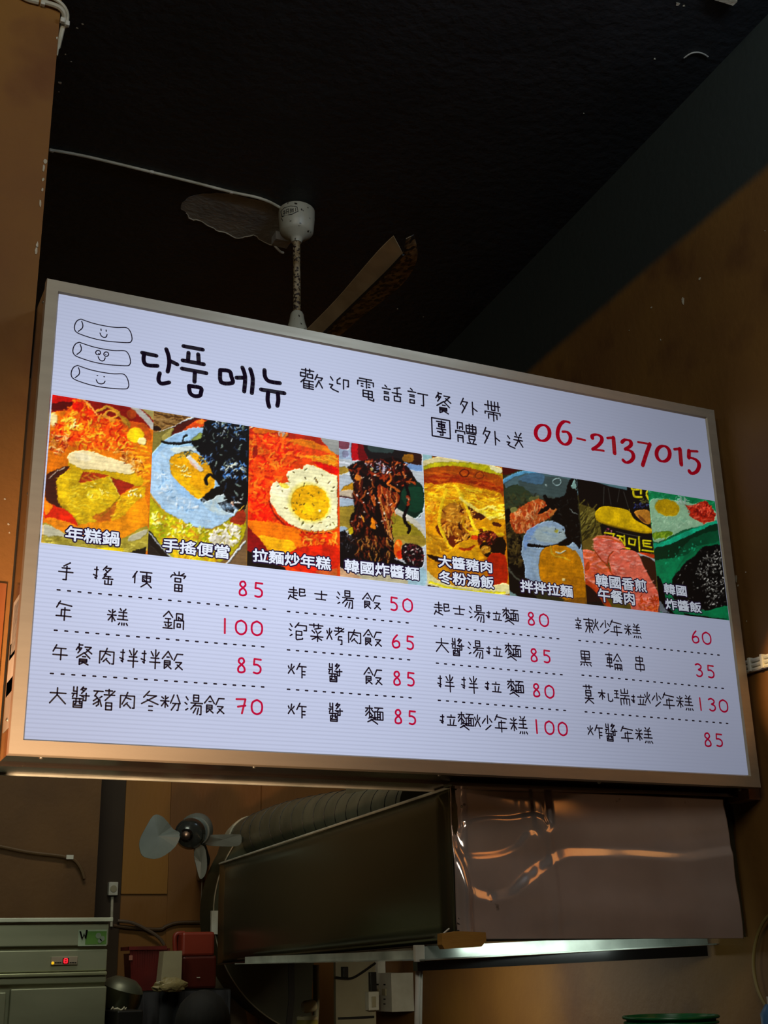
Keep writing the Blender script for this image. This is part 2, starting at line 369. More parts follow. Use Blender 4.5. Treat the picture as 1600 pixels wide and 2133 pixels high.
# peeled patch of the ceiling around the fan's canopy
pp = [(378, 433), (384, 417), (400, 408), (440, 402), (475, 402), (520, 412), (560, 422), (590, 436), (592, 470), (580, 505), (562, 508), (545, 500), (528, 489), (510, 493), (492, 495), (470, 484), (450, 478), (432, 468), (412, 458), (398, 455), (388, 443)]
P3 = [at(x, y, 2, HC) for x, y in pp]
P3 = [p for p in crom(P3, 3, True)[:-1]]
rr = random.Random(8)
P3 = [p+np.array([rr.uniform(-.004, .004), rr.uniform(-.004, .004), 0]) for p in P3]
patch = obj('peeled_patch', MB().prism([p-np.array([0, 0, .001]) for p in P3], (0, 0, -.001)), M_patch, ceil, label='bare grey patch where the black paint has peeled')
lip = [p-np.array([0, 0, .003]) for i, p in enumerate(P3) if 25 <= i <= 60]
obj('plaster_lip', MB().tube(lip, [0.002+0.0018*rr.random() for _ in lip], 6), M_flake, patch)
cv = [at(x, y, 2, HC-.004) for x, y in crom([(1425, 121), (1438, 112), (1452, 109), (1465, 112), (1475, 118)], 4)]
obj('ceiling_bump', MB().tube(cv, 0.003, 6), M_patch, ceil)

# ------------------------------------------------------------------ the illuminated menu sign
SX, SY, SZ, SH, SW = 0.462724, 3.211617, 1.5+0.510332, 1.360279, 2.4
sign = thing('menu_sign', (SX, SY, SZ), 'long illuminated menu board with food photos hanging over the kitchen opening', 'sign')
FY = SY+0.008                                   # plane of the printed face
IN = (0.0375, 0.040, 2.3590, 1.321)            # inner edges u0 v0 u1 v1
def face(u, v, y=FY): return np.array([SX+u, y, SZ+v])
def fpt(x, y, yy=FY): return at(x, y, 1, yy)
obj('face_panel', box(face(IN[0]-.01, IN[1]-.01), (SX+IN[2]+.01, FY+.004, SZ+IN[3]+.01)), P_face, sign, label='white backlit face with fine horizontal ribs')
# four mitred frame bars with an inner lip
def bar(o0, o1, i0, i1):
    """outer edge o0-o1, inner edge i0-i1 in (u,v)"""
    def q(o, i, t, y): return face(o[0]+(i[0]-o[0])*t, o[1]+(i[1]-o[1])*t, y)
    prof = [(0.0, SY+.03), (0.0, SY+.003), (0.03, SY), (0.90, SY), (1.0, SY+.006), (1.0, SY+.03)]
    A = [q(o0, i0, t, y) for t, y in prof]; B = [q(o1, i1, t, y) for t, y in prof]; n = len(prof)
    return MB().add(A+B, [tuple(range(n)), tuple(range(n, 2*n))[::-1]]+[(i, (i+1) % n, n+(i+1) % n, n+i) for i in range(n)])
O = [(0, 0), (SW, 0), (SW, SH), (0, SH)]; I = [(IN[0], IN[1]), (IN[2], IN[1]), (IN[2], IN[3]), (IN[0], IN[3])]
for a, b in ((0, 1), (1, 2), (2, 3), (3, 0)):
    g = 0.0006; obj('frame_bar', bar(O[a], O[b], I[a], I[b]), M_frame, sign)
cs = MB(); D0, D1 = SY+.03, SY+.185; e = 0.004
cs.box((SX+e, D0, SZ+e), (SX+SW-e, D1, SZ+.012)).box((SX+e, D0, SZ+SH-.012), (SX+SW-e, D1, SZ+SH-e))
cs.box((SX+e, D0, SZ+.012), (SX+.012, D1, SZ+SH-.012)).box((SX+SW-.012, D0, SZ+.012), (SX+SW-e, D1, SZ+SH-.012))
cs.box((SX+.012, D1-.006, SZ+.012), (SX+SW-.012, D1, SZ+SH-.012))
obj('casing', cs, M_case, sign, label='steel box behind the frame')
for x, y in [(86, 1577), (542, 1591), (920, 1612), (1251, 1628), (1541, 1644)]:
    p = at(x, y, 2, SZ+.002); p[1] = min(max(p[1], D0+.01), D1-.01)
    obj('screw', MB().ball((p[0], p[1], SZ+.001), (.006, .006, .005), 10, 6), M_steel, sign)
for x, y in [(91, 630), (61, 1027), (16, 1500)]:
    p = at(x, y, 0, SX+.004); p[1] = min(max(p[1], D0+.01), D1-.01)
    obj('screw', MB().ball((SX+.003, p[1], p[2]), (.005, .006, .006), 10, 6), M_steel, sign)

for (x0f, y0f, x1f, y1f, mf) in [(29, 1256, 43, 1345, 'frame'), (31, 1262, 41, 1340, 'in'), (21, 1345, 37, 1424, 'w'), (14, 1424, 31, 1500, 'g')]:  # pale plates painting a bright window reflection onto the casing side
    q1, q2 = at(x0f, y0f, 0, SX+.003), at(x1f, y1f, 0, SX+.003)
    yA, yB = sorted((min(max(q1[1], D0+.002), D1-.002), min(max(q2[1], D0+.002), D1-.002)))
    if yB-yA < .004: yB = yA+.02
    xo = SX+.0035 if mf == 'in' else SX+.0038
    obj('reflection_patch', box((xo-.0012, yA, q2[2]), (SX+.0041, yB, q1[2])), {'frame': M_white, 'in': M_patch, 'w': M_white, 'g': M_gutter}[mf], sign)
obj('light_leak_batten', box((SX+SW-.003, SY+.06, SZ-.03), (wallx(3.3)+.004, SY+.17, SZ+SH-.003)), M_ochre_dark, kind='structure')  # added batten blocking a light leak between sign and wall

# ---- strokes on the face
def strokes_mesh(lines, y=FY-.0009, calli=None):
    """lines = [(pts (u,v)..., width)] -> flat ribbons with round ends, just proud of the face"""
    mb = MB()
    for pts, wd_ in lines:
        P = [np.array(p, float) for p in pts]
        if calli: 
            def wid(d): d = d/(np.linalg.norm(d)+1e-9); return wd_*(calli+(1-calli)*abs(d[1]))
        else:
            def wid(d): return wd_
        for i in range(len(P)-1):
            d = P[i+1]-P[i]; l = np.linalg.norm(d)
            if l < 1e-7: continue
            n = np.array([-d[1], d[0]])/l*wid(d)/2
            q = [P[i]+n, P[i]-n, P[i+1]-n, P[i+1]+n]
            mb.add([face(a[0], a[1], y) for a in q], [(0, 1, 2, 3)])
        for i, p in enumerate(P):
            d = P[min(i+1, len(P)-1)]-P[max(i-1, 0)]; r = wid(d)/2
            mb.add([face(p[0]+r*math.cos(PI/4*k+.39), p[1]+r*math.sin(PI/4*k+.39), y) for k in range(8)], [tuple(range(8))])
    return mb
def uvpx(x, y): p = fpt(x, y); return np.array([p[0]-SX, p[2]-SZ])
def pxs(x, y):
    a = uvpx(x, y); return abs(uvpx(x+1, y)[0]-a[0]), abs(uvpx(x, y-1)[1]-a[1])

# stroke skeletons of the hand-written characters, on a 10 x 10 grid (x right, y down, pairs of digits)
R = {
'shou': '7032 2373 0595 525939', 'hand': '5059 2272 1667 5938', 'xi': '4014 328229 3456', 'fou': '3013 2272 5258 0494 26298986',
'ren': '7015 4249', 'geng': '0191 2383862623 2484 515719 3599', 'shang': '5052 2133 8163 05139385', 'kou': '0090990900',
'tian': '0090990900 0595 5059', 'ri': '0090990900 0494', 'nian': '2003 1192 5359 3437 3484 0797', 'wu': '2004 1282 0696 5259',
'mi': '5059 0494 1132 8162 4518 5588', 'gao': '2031 7061 1282 1484 0696 5156 2819 4849 6869 8899',
'jin': '5003 5093 2474 1686 5459 2738 8768 0999', 'wo': '24208084 444284 09049499 3666683836', 'dai': '4043 4181 3316 347439 4556',
'you': '118119 3499', 'shi': '5004 5094 4363 2925757727 2676 2948 4789', 'rou': '1912929989 504327 4374 5638 5779',
'ban': '5059 1133 8163 1484 0696', 'fan': '903006', 'da': '0393 404409 4499', 'pian': '7079 202474 0676 3619',
'cun': '0393 606939 2445', 'yo': '0090 1383891913 303526 606585 2787', 'shi4': '0090 4013 23555839 4406 5608 8364 6589',
'lao': '1171 4043 0494 9118', 'dong': '4013 328206 3496 4767 4969', 'fen': '3005 6095 25857969 5519', 'shui': '3072 1455 3978',
'wu4': '0090 4005 22828979 4428 6459', 'zou': '1282 5058 0494 5686 2609 2799', 'si': '00808404 0008199897', 'shi5': '0393 5058 1888',
'bao': '3004 22929676', 'cao': '0494 3039 6069', 'zhao': '8032 1437 4457 8467', 'mu': '0393 5059 4417 5487',
'huo': '1224 8264 504519 5589', 'kao': '803024848969', 'zha': '3004 2292 5259 5585 5787', 'lai': '1282 5059 3315 7395 4518 5588',
'zhi': '4013 328207 3499', 'mian': '0090 5032 0393990903 3339 6369 3565 3767', 'li': '4042 0282 3438 7468 0999',
'xin': '4042 0282 2435 7364 0686 0888 4549', 'shu': '0191 2383852523 5059 4519 5589', 'shao': '5055 3205 7294 8639',
'hei': '1080841410 1282 4047 1585 0797 1809 3839 5869 8899', 'che': '0191 2383862623 2484 5059 0898', 'lun': '5004 5094 3464 19169699 4649 7679 1898',
'chuan': '1181831311 0595980805 5059', 'ya': '2028599896', 'wang': '1181 1484 0898 5158', 'shan': '02099992 5059',
'er': '0090 5043 09039399 3338 6368', 'zhui': '3004 2229 2292 2595 2797 2999 6269', 'qian': '3004 229274 5419 5599',
'chuo': '1032 0535173889', 'ang': '60232767', 'jie': '0009 00808666', 'yu': '1080 05029295 5057 2434 2636 6474 6676',
'dian': '1080861610 1383 50589997', 'yan': '3051 0292 2474 2575 2777792927', 'she': '8021 0494 5156 2686892926', 'ding': '0191 515939',
'bu': '3039 3496', 'dai4': '0292 2024 4044 4464 6064 8084 06059596 28267678 5559', 'zhuan': '0191 2383862623 2484 5059 0898',
'gu': '23207073 434262 05049495 29267679 2777', 'qu': '0292990902 0595 3039 6069', 'dou': '0090 2282852522 2638 7668 0999',
'guan': '2032 8062 1383 0595 535519 5599', 'nin': '5004 5094',
}
G = {  # character -> parts in boxes (x0, y0, x1, y1)
'手': [('shou', 0, 0, 1, 1)], '搖': [('hand', 0, .1, .32, .75), ('xi', .45, 0, .95, .5), ('fou', .5, .45, 1, 1)],
'便': [('ren', 0, .1, .3, .8), ('geng', .4, 0, 1, 1)], '當': [('shang', 0, 0, 1, .55), ('kou', .3, .34, .68, .52), ('tian', .3, .66, .78, 1)],
'年': [('nian', 0, 0, 1, 1)], '糕': [('mi', 0, .1, .42, .85), ('gao', .5, 0, 1, 1)], '鍋': [('jin', 0, 0, .45, 1), ('wo', .54, .1, 1, 1)],
'午': [('wu', 0, 0, 1, 1)], '餐': [('dai', 0, 0, .48, .45), ('you', .52, .1, 1, .45), ('shi', .1, .42, .9, 1)], '肉': [('rou', 0, 0, 1, 1)],
'拌': [('hand', 0, .1, .35, .75), ('ban', .48, 0, 1, 1)], '飯': [('shi', 0, 0, .5, 1), ('fan', .58, .12, 1, .7), ('you', .62, .55, 1, 1)],
'大': [('da', 0, 0, 1, 1)], '醬': [('pian', 0, .02, .36, .5), ('xi', .46, 0, .86, .32), ('cun', .46, .3, 1, .66), ('yo', .04, .58, .68, 1)],
'豬': [('shi4', 0, .12, .44, .85), ('lao', .5, 0, 1, .62), ('ri', .6, .66, .88, 1)], '冬': [('dong', 0, 0, 1, 1)],
'粉': [('mi', 0, .1, .42, .85), ('fen', .5, 0, 1, 1)], '湯': [('shui', 0, .12, .25, .8), ('ri', .5, 0, .78, .32), ('wu4', .36, .42, 1, 1)],
'起': [('zou', 0, 0, .55, 1), ('si', .66, .1, 1, .68)], '士': [('shi5', 0, 0, 1, 1)], '泡': [('shui', 0, .1, .24, .8), ('bao', .36, 0, 1, .65), ('si', .42, .5, .78, 1)],
'菜': [('cao', 0, 0, 1, .2), ('zhao', .1, .22, .95, .62), ('mu', .1, .6, 1, 1)], '烤': [('huo', 0, .12, .36, .75), ('lao', .46, 0, 1, .55), ('kao', .6, .55, .92, 1)],
'炸': [('huo', 0, .1, .4, .75), ('zha', .5, 0, 1, 1)], '麵': [('lai', 0, 0, .48, .62), ('zhi', .16, .55, .7, 1), ('mian', .55, .1, 1, .76)],
'拉': [('hand', 0, .1, .36, .85), ('li', .48, .05, 1, 1)], '辣': [('xin', 0, .05, .34, .85), ('shu', .48, 0, 1, 1)],
'炒': [('huo', 0, 0, .38, .8), ('shao', .46, 0, 1, 1)], '黑': [('hei', 0, 0, 1, 1)], '輪': [('che', 0, 0, .42, .9), ('lun', .5, 0, 1, 1)],
'串': [('chuan', 0, 0, 1, 1)], '莫': [('cao', .05, 0, .85, .2), ('ri', .25, .3, .7, .6), ('da', .15, .6, .9, 1)], '札': [('mu', 0, 0, .48, .85), ('ya', .62, .3, 1, 1)],
'瑞': [('wang', 0, .1, .3, .65), ('shan', .48, 0, .92, .28), ('er', .42, .42, 1, 1)],
'歡': [('cao', .05, 0, .6, .18), ('kou', 0, .24, .24, .42), ('kou', .32, .26, .55, .44), ('zhui', .02, .5, .58, 1), ('qian', .66, .2, 1, .85)],
'迎': [('chuo', 0, .05, .5, 1), ('ang', .32, .02, .66, .55), ('jie', .72, .1, 1, .75)], '電': [('yu', 0, 0, 1, .55), ('dian', .25, .55, 1, 1)],
'話': [('yan', 0, .05, .42, 1), ('she', .52, .05, 1, .95)], '訂': [('yan', 0, 0, .4, .95), ('ding', .5, .15, 1, 1)],
'外': [('xi', 0, 0, .52, 1), ('bu', .62, .15, 1, 1)], '帶': [('dai4', 0, 0, 1, 1)], '團': [('kou', 0, 0, 1, 1), ('zhuan', .26, .1, .76, .6), ('cun', .3, .62, .74, .88)],
'體': [('gu', 0, 0, .44, 1), ('qu', .52, 0, 1, .42), ('dou', .54, .5, .98, 1)], '送': [('chuo', 0, .3, .55, 1), ('guan', .45, 0, 1, .85)],
}
DG = {'8': [(5, 4), (2.2, 2.4), (3, .4), (6, 0), (7.5, 2), (5, 4), (2, 6), (2, 8.4), (5, 9), (8, 8), (7.6, 5.8), (5, 4)],
      '0': [(4.5, 0), (8, 1.5), (9, 4.5), (8, 7.6), (4.5, 9), (1, 7.6), (0, 4.5), (1, 1.5), (4.5, 0)],
      '6': [(6, 0), (2.8, 2.6), (1, 6), (2.2, 8.6), (5, 9), (8, 7.6), (7.6, 5), (4.8, 4.2), (2, 5.2)],
      '3': [(1, .8), (4, 0), (7.2, 1.4), (6.6, 3.2), (4, 4.2), (7, 5), (8, 7), (6, 8.8), (3, 9), (1.4, 8.2)]}
def glyph(ch, cx, cy_, w_, h_, sw):
    """one character centred on photo pixel cx,cy, about w x h pixels, as strokes in face coordinates"""
    s_ = (1869-cy_)/(6618-cx); h_ = h_-abs(s_)*w_
    kx, ky = pxs(cx, cy_); c = uvpx(cx, cy_); W_ = w_*kx; H_ = h_*ky; out = []
    def put(pts, b=(0, 0, 1, 1)):
        return [c+np.array([(b[0]+(b[2]-b[0])*x/9-.5)*W_, (.5-(b[1]+(b[3]-b[1])*y/9))*H_]) for x, y in pts]
    if ch in DG: return [(crom(put(DG[ch]), 4), sw)]
    if ch == '1': return [(put([(4.5, 0), (5, 9)]), sw)]
    if ch == '5': return [(put([(8.4, .2), (2, 0), (1.6, 3.6)]), sw), (crom(put([(1.6, 3.6), (5, 3.6), (8, 5.2), (7.8, 7.8), (5, 9), (1.4, 8.6)]), 4), sw)]
    if ch == '7': return [(put([(0, .3), (8.6, 0), (5.4, 9)]), sw), (put([(1.5, 5), (8.6, 4)]), sw)]
    for rad, *b in G[ch]:
        for st in R[rad].split():
            pts = [(int(st[i]), int(st[i+1])) for i in range(0, len(st)-1, 2)]
            out.append((put(pts, b), sw))
    return out
def write(name, items, m, sw, parent=None, label=None):
    for it in items: obj(name, strokes_mesh(glyph(*it, sw)), m, parent or sign, smooth=False)

T = [  # dish name characters (cx, cy, w, h), price digits
 ([('手',183,95,95,125),('搖',430,120,135,135),('便',690,145,130,125),('當',930,165,100,140)], '85', [(505,1226,19,31),(538,1229,19,31)]),
 ([('年',170,360,100,135),('糕',528,398,135,120),('鍋',900,422,135,125)], '100', [(468,1304,8,31),(502,1307,22,31),(535,1309,22,31)]),
 ([('午',145,637,95,105),('餐',300,650,110,145),('肉',450,660,105,110),('拌',600,672,125,135),('拌',745,680,130,135),('飯',893,690,135,125)], '85', [(502,1386,19,31),(535,1388,19,31)]),
 ([('大',130,925,105,110),('醬',280,935,115,145),('豬',437,950,140,145),('肉',587,955,105,110),('冬',743,960,110,135),('粉',880,970,130,110),('湯',1033,985,120,135),('飯',1172,985,130,120)], '70', [(502,1471,20,31),(535,1473,22,31)]),
 ([('起',197,240,180,150),('士',455,265,130,115),('湯',715,300,185,200),('飯',1000,320,190,180)], '50', [(820,1258,16,28),(849,1261,19,28)]),
 ([('泡',205,645,190,200),('菜',405,660,145,200),('烤',608,690,190,200),('肉',810,700,145,155),('飯',1010,715,190,185)], '65', [(824.5,1336,18,28),(853.6,1339,16,28)]),
 ([('炸',197,1065,200,170),('醬',610,1090,145,205),('飯',1015,1125,190,190)], '85', [(826,1413,17,29),(855,1415,16,28)]),
 ([('炸',197,1495,200,170),('醬',615,1515,145,205),('麵',1025,1545,195,205)], '85', [(828.6,1493,17,29),(858,1495,16,28)]),
 ([('起',200,190,155,145),('士',380,210,115,110),('湯',565,240,165,185),('拉',740,260,160,105),('麵',913,268,165,180)], '80', [(1105.6,1289,16,27),(1133,1292,18,27)]),
 ([('大',205,570,125,150),('醬',368,590,125,190),('湯',553,612,165,190),('拉',743,630,165,115),('麵',938,640,165,185)], '85', [(1111.4,1365,16,27),(1138.4,1367.6,15,26)]),
 ([('拌',240,965,175,190),('拌',487,980,175,190),('拉',730,1000,170,120),('麵',965,1015,170,185)], '80', [(1116.6,1438,16,27),(1144.4,1441,18,27)]),
 ([('拉',262,1345,175,125),('麵',447,1360,165,190),('炒',630,1375,185,160),('年',815,1385,120,185),('糕',1000,1400,175,190)], '100', [(1117.4,1513.6,7,28),(1144.4,1516,18,28),(1172,1518.4,18,28)]),
 ([('辣',125,190,165,150),('炒',283,205,165,140),('年',425,220,105,155),('糕',583,245,150,145)], '60', [(1448,1326.7,16,26),(1471.8,1329.6,17,26)]),
 ([('黑',135,510,100,145),('輪',403,540,145,165),('串',650,560,80,150)], '35', [(1455.8,1396,16,27),(1480,1399,15,26)]),
 ([('莫',165,850,105,180),('札',325,865,130,115),('瑞',480,875,140,165),('拉',635,900,135,105),('炒',775,900,160,140),('年',925,915,105,155),('糕',1078,930,150,150)], '130', [(1458.6,1466.7,7,26),(1483,1468,16,26),(1507,1470.5,17,26)]),
 ([('炸',225,1205,145,135),('醬',380,1215,110,170),('年',530,1230,110,150),('糕',690,1240,155,155)], '85', [(1473.3,1541,16,28),(1497.4,1542,15,26)]),
]
CR = [(80, 1160, 3.2), (580, 1190, 5.161), (880, 1230, 5.0), (1190, 1260, 4.571)]
for i, (chs, pr, pp_) in enumerate(T):
    ox, oy, s_ = CR[i//4]
    write('menu_character', [(c, ox+x/s_, oy+y/s_, w_/s_, h_/s_) for c, x, y, w_, h_ in chs], P_ink, 0.0043)
    write('price_digit', [(d, *q) for d, q in zip(pr, pp_)], P_red, 0.0058)
for (xa, ya, xb, yb, n) in [(122,1229,550,1269,22),(116,1313,547,1347.5,22),(108,1403,547,1431,22),(601,1274,848,1297.5,15),(601,1354,851,1374.5,15),(601,1436,854,1453.5,15),
        (907,1304,1162,1330.6,17),(911,1381.6,1169,1405.4,17),(915,1459,1176,1480,17),(1207.5,1334.4,1496.3,1364.6,21),(1214,1406.6,1505,1434,21),(1220.6,1483,1514.4,1507,21)]:
    A = uvpx(xa, ya); B = uvpx(xb, yb); ls = []
    for q in range(n):
        c = A+(B-A)*q/(n-1); ls.append(([c-np.array([.0036, 0]), c+np.array([.0036, 0])], .0044))
    obj('dotted_line', strokes_mesh(ls), P_ink, sign, smooth=False)
# heading
ox, oy, s_ = 600, 740, 3.077
write('heading_character', [(c, ox+x/s_, oy+y/s_, w_/s_, h_/s_) for c, x, y, w_, h_ in [('歡',150,155,140,150),('迎',328,190,125,115),('電',497,220,100,150),('話',665,245,120,120),('訂',832,270,125,120),('餐',993,307,100,145),('外',1155,330,110,115),('帶',1310,360,95,140)]], P_ink, .0052)
write('heading_character', [(c, ox+x/s_, oy+y/s_, w_/s_, h_/s_) for c, x, y, w_, h_ in [('團',980,468,115,135),('體',1140,500,130,145),('外',1300,520,110,120),('送',1452,545,100,120)]], P_ink, .0052)
def traced(name, lines, ox, oy, s_, m, wpx, smooth=3, calli=None, label=None):
    ls = []
    for L_ in lines:
        pts = [uvpx(ox+x/s_, oy+y/s_) for x, y in L_]
        k_ = pxs(ox+L_[0][0]/s_, oy+L_[0][1]/s_)[0]
        ls.append((crom(pts, smooth) if len(pts) > 2 and smooth > 1 else pts, wpx*k_))
    return obj(name, strokes_mesh(ls, calli=calli), m, sign, smooth=False, label=label)
for syl in ([[(75,165),(215,195)], [(95,175),(90,240),(120,285),(225,293)], [(312,130),(335,200),(340,280),(325,350)], [(350,245),(420,280)], [(248,365),(235,430),(265,468),(340,455)]],
 [[(480,100),(670,135)], [(530,165),(525,240)], [(625,180),(630,260)], [(472,240),(680,278)], [(465,320),(705,365)], [(592,360),(588,450)], [(535,490),(545,560),(590,590),(640,585),(650,560),(650,510),(540,490)]],
 [[(840,335),(930,345),(950,400),(960,460),(850,455),(840,345)], [(1000,410),(1065,410)], [(1058,310),(1085,400),(1075,545)], [(1135,325),(1160,420),(1150,560)]],
 [[(1275,335),(1280,400),(1320,445),(1425,462)], [(1240,525),(1470,562)], [(1310,555),(1305,630),(1320,695)], [(1405,565),(1410,630),(1400,685)]]):
    traced('title_syllable', syl, 280, 700, 4.706, P_ink, 9.0)
def ell(cx, cy_, rx, ry, n=14): return [(cx+rx*math.cos(2*PI*k/n), cy_+ry*math.sin(2*PI*k/n)) for k in range(n+1)]
for dg_ in ([ell(165,172,60,68)], [[(395,84),(350,74),(310,110),(292,180),(310,240),(355,272),(395,250),(402,200),(375,165),(335,162)]], [[(460,219),(528,234)]],
 [[(590,215),(590,195),(625,186),(665,205),(670,240),(640,280),(592,312)], [(592,312),(688,325)]], [[(718,216),(770,212)], [(770,214),(780,346)]],
 [[(842,252),(870,230),(915,242),(918,280),(870,312)], [(870,312),(925,332),(942,375),(920,412),(880,426),(852,405)]], [[(980,250),(1082,268)], [(1082,268),(1055,340),(1020,448)]],
 [ell(1195,350,57,66)], [[(1290,312),(1338,308)], [(1338,310),(1350,442)]], [[(1488,330),(1416,326)], [(1416,326),(1414,382)], [(1414,382),(1470,398),(1503,440),(1485,498),(1440,520),(1418,498)]]):
    traced('phone_digit', dg_, 1090, 860, 4.103, P_redd, 8.0, calli=0.5)
ro = [(385,150),(600,225),(800,275),(1000,310),(1150,325),(1310,325),(1380,360),(1430,450),(1450,560),(1430,615),(1380,640),(1150,630),(900,605),(650,555),(400,475),(290,420),(250,350),(260,260),(310,180),(385,150)]
ra = [(400,195),(425,270),(410,340),(330,405)]
for (dx, dy, ex) in [(0, 0, [[(803,355),(806,390)], [(910,375),(912,405)], [(782,440),(810,500),(860,530),(910,520),(930,470)]]),
        (-32, 482, [ell(742,848,50,46), ell(912,880,50,46), [(750,868),(758,872)], [(898,888),(905,890)], [(742,930),(770,990),(820,1022),(870,1005),(890,955)]]),
        (-68, 965, [[(720,1325),(735,1326)], [(862,1350),(878,1351)], [(702,1412),(740,1480),(810,1500),(865,1480),(888,1440)]])]:
    traced('rice_cake_drawing', [[(x+dx, y+dy) for x, y in ro], [(x+dx, y+dy) for x, y in ra]]+ex, 130, 650, 10.0, P_ink, 2.3, label='line drawing of a smiling rice cake roll')

# ---- printed food photographs: painted point by point from polygons, strokes and specks
class Pic:
    S = 2
    def __init__(s, w_, h_, bg):
        s.w, s.h = int(w_*s.S), int(h_*s.S); s.a = np.zeros((s.h, s.w, 3)); s.a[:] = s.c(bg)
        s.yy, s.xx = np.mgrid[0:s.h, 0:s.w]; s.xx = (s.xx+.5)/s.S; s.yy = (s.yy+.5)/s.S; s.r = random.Random(int(w_*7+h_*13+int(bg[1:], 16) % 97))
    def c(s, h): h = h.lstrip('#'); return np.array([int(h[i:i+2], 16)/255 for i in (0, 2, 4)])
    def win(s, x0, y0, x1, y1):
        a = max(0, int(x0*s.S)-2); b = min(s.w, int(x1*s.S)+3); c = max(0, int(y0*s.S)-2); d = min(s.h, int(y1*s.S)+3)
        return slice(c, max(c, d)), slice(a, max(a, b))
    def mix(s, W_, k_, col):
        t = s.a[W_]; t += (col-t)*k_[..., None]
    def inside(s, W_, pts):
        x, y = s.xx[W_], s.yy[W_]; ins = np.zeros(x.shape, bool); n = len(pts)
        for i in range(n):
            x1, y1 = pts[i]; x2_, y2 = pts[(i+1) % n]
            if y1 == y2: continue
            ins ^= ((y1 > y) != (y2 > y)) & (x < (x2_-x1)*(y-y1)/(y2-y1)+x1)
        return ins
    def P(s, col, pts, k_=1.0, wob=0.0):
        P_ = crom(pts, 3, True)[:-1] if wob == 0 else pts
        xs = [p[0] for p in P_]; ys = [p[1] for p in P_]; W_ = s.win(min(xs), min(ys), max(xs), max(ys))
        s.mix(W_, s.inside(W_, P_)*k_, s.c(col)); return s
    def E(s, col, cx, cy_, rx, ry, rot=0, k_=1.0, soft=0.6):
        R_ = max(rx, ry)+2; W_ = s.win(cx-R_, cy_-R_, cx+R_, cy_+R_); x = s.xx[W_]-cx; y = s.yy[W_]-cy_
        c_, s__ = math.cos(rot), math.sin(rot); u = (x*c_+y*s__)/rx; v = (-x*s__+y*c_)/ry
        d = (np.sqrt(u*u+v*v)-1)*min(rx, ry); s.mix(W_, np.clip(.5-d/soft/2, 0, 1)*k_, s.c(col)); return s
    def L(s, col, w_, pts, k_=1.0, sm=True):
        P_ = crom(pts, 5) if sm and len(pts) > 2 else pts
        for i in range(len(P_)-1):
            (x1, y1), (x2_, y2) = P_[i], P_[i+1]; W_ = s.win(min(x1, x2_)-w_, min(y1, y2)-w_, max(x1, x2_)+w_, max(y1, y2)+w_)
            x = s.xx[W_]; y = s.yy[W_]; dx, dy = x2_-x1, y2-y1; t = np.clip(((x-x1)*dx+(y-y1)*dy)/(dx*dx+dy*dy+1e-9), 0, 1)
            d = np.hypot(x-x1-t*dx, y-y1-t*dy); s.mix(W_, np.clip((w_/2-d)/.6+.5, 0, 1)*k_, s.c(col))
        return s
    def scat(s, cols, pts, n, ln=(3, 8), w_=(.8, 2), ang=(0, PI), k_=.85, curl=.6):
        xs = [p[0] for p in pts]; ys = [p[1] for p in pts]; q = s.r; m_ = 0; tries = 0
        while m_ < n and tries < n*6:
            tries += 1; x, y = q.uniform(min(xs), max(xs)), q.uniform(min(ys), max(ys)); ins = False; N_ = len(pts)
            for i in range(N_):
                (x1, y1), (x2_, y2) = pts[i], pts[(i+1) % N_]
                if (y1 > y) != (y2 > y) and x < (x2_-x1)*(y-y1)/(y2-y1)+x1: ins = not ins
            if not ins: continue
            m_ += 1; a = q.uniform(*ang); l = q.uniform(*ln)/2; b = a+q.uniform(-curl, curl)
            s.L(q.choice(cols), q.uniform(*w_), [(x-l*math.cos(a), y-l*math.sin(a)), (x, y), (x+l*math.cos(b), y+l*math.sin(b))], k_, False)
        return s
def R4(x0, y0, x1, y1): return [(x0, y0), (x1, y0), (x1, y1), (x0, y1)]
pics = []
# 1 rice cake hot pot
p = Pic(140, 213, '#d97a12')
p.P('#8a1a12', [(10,0),(140,0),(140,45),(112,36),(70,28),(36,20),(10,24)], wob=1).P('#c41a10', [(12,0),(38,3),(38,10),(12,12)]).P('#5e120e', [(12,13),(38,10),(36,17),(12,22)])
p.L('#b9b7b0', 7, [(112,15),(124,25),(140,42)]).P('#a89a60', [(118,12),(140,18),(140,34)], wob=1).P('#c2591a', [(95,35),(130,38),(137,60),(112,50)])
p.E('#e9d49a', 13, 33, 5, 9).E('#a8481a', 112, 26, 6, 6)
km = [(30,22),(38,14),(41,7),(50,6),(60,18),(70,30),(90,34),(104,42),(112,60),(114,76),(90,72),(60,70),(34,66),(28,60),(12,62),(12,48)]
p.P('#dc5a12', km).scat(['#e8460f','#f07a18','#f8a41e','#c42608','#f2bc3a','#ee6a14'], km, 420, (3, 9), (1.2, 3))
p.E('#d81608', 44, 16, 7, 6, k_=.8).E('#e43010', 58, 24, 6, 4, k_=.7).L('#f0a858', 1.8, [(46,6),(54,10),(62,18),(69,28)])
p.L('#c89632', 3.2, [(68,22),(76,19),(80,16),(88,19),(95,24),(100,32),(108,40)]).L('#d9a03a', 2.6, [(78,26),(84,22),(92,24),(94,28),(88,31),(80,29),(78,26)]).L('#d8923a', 2.5, [(70,34),(74,27),(82,32),(90,34)]).L('#a87a28', 3, [(98,28),(106,34),(109,42)])
p.E('#e6c41c', 117, 53, 11, 10).P('#f6e8a8', R4(121,57,130,64)).scat(['#f8d850','#fff0a0','#f0b020'], [(24,32),(44,30),(50,42),(28,48)], 24, (3, 5), (1.5, 3))
p.scat(['#a8301a','#e09040','#c8501a','#f0c080'], [(9,52),(30,50),(32,66),(18,80),(8,78)], 60, (3, 6), (1.2, 2.4))
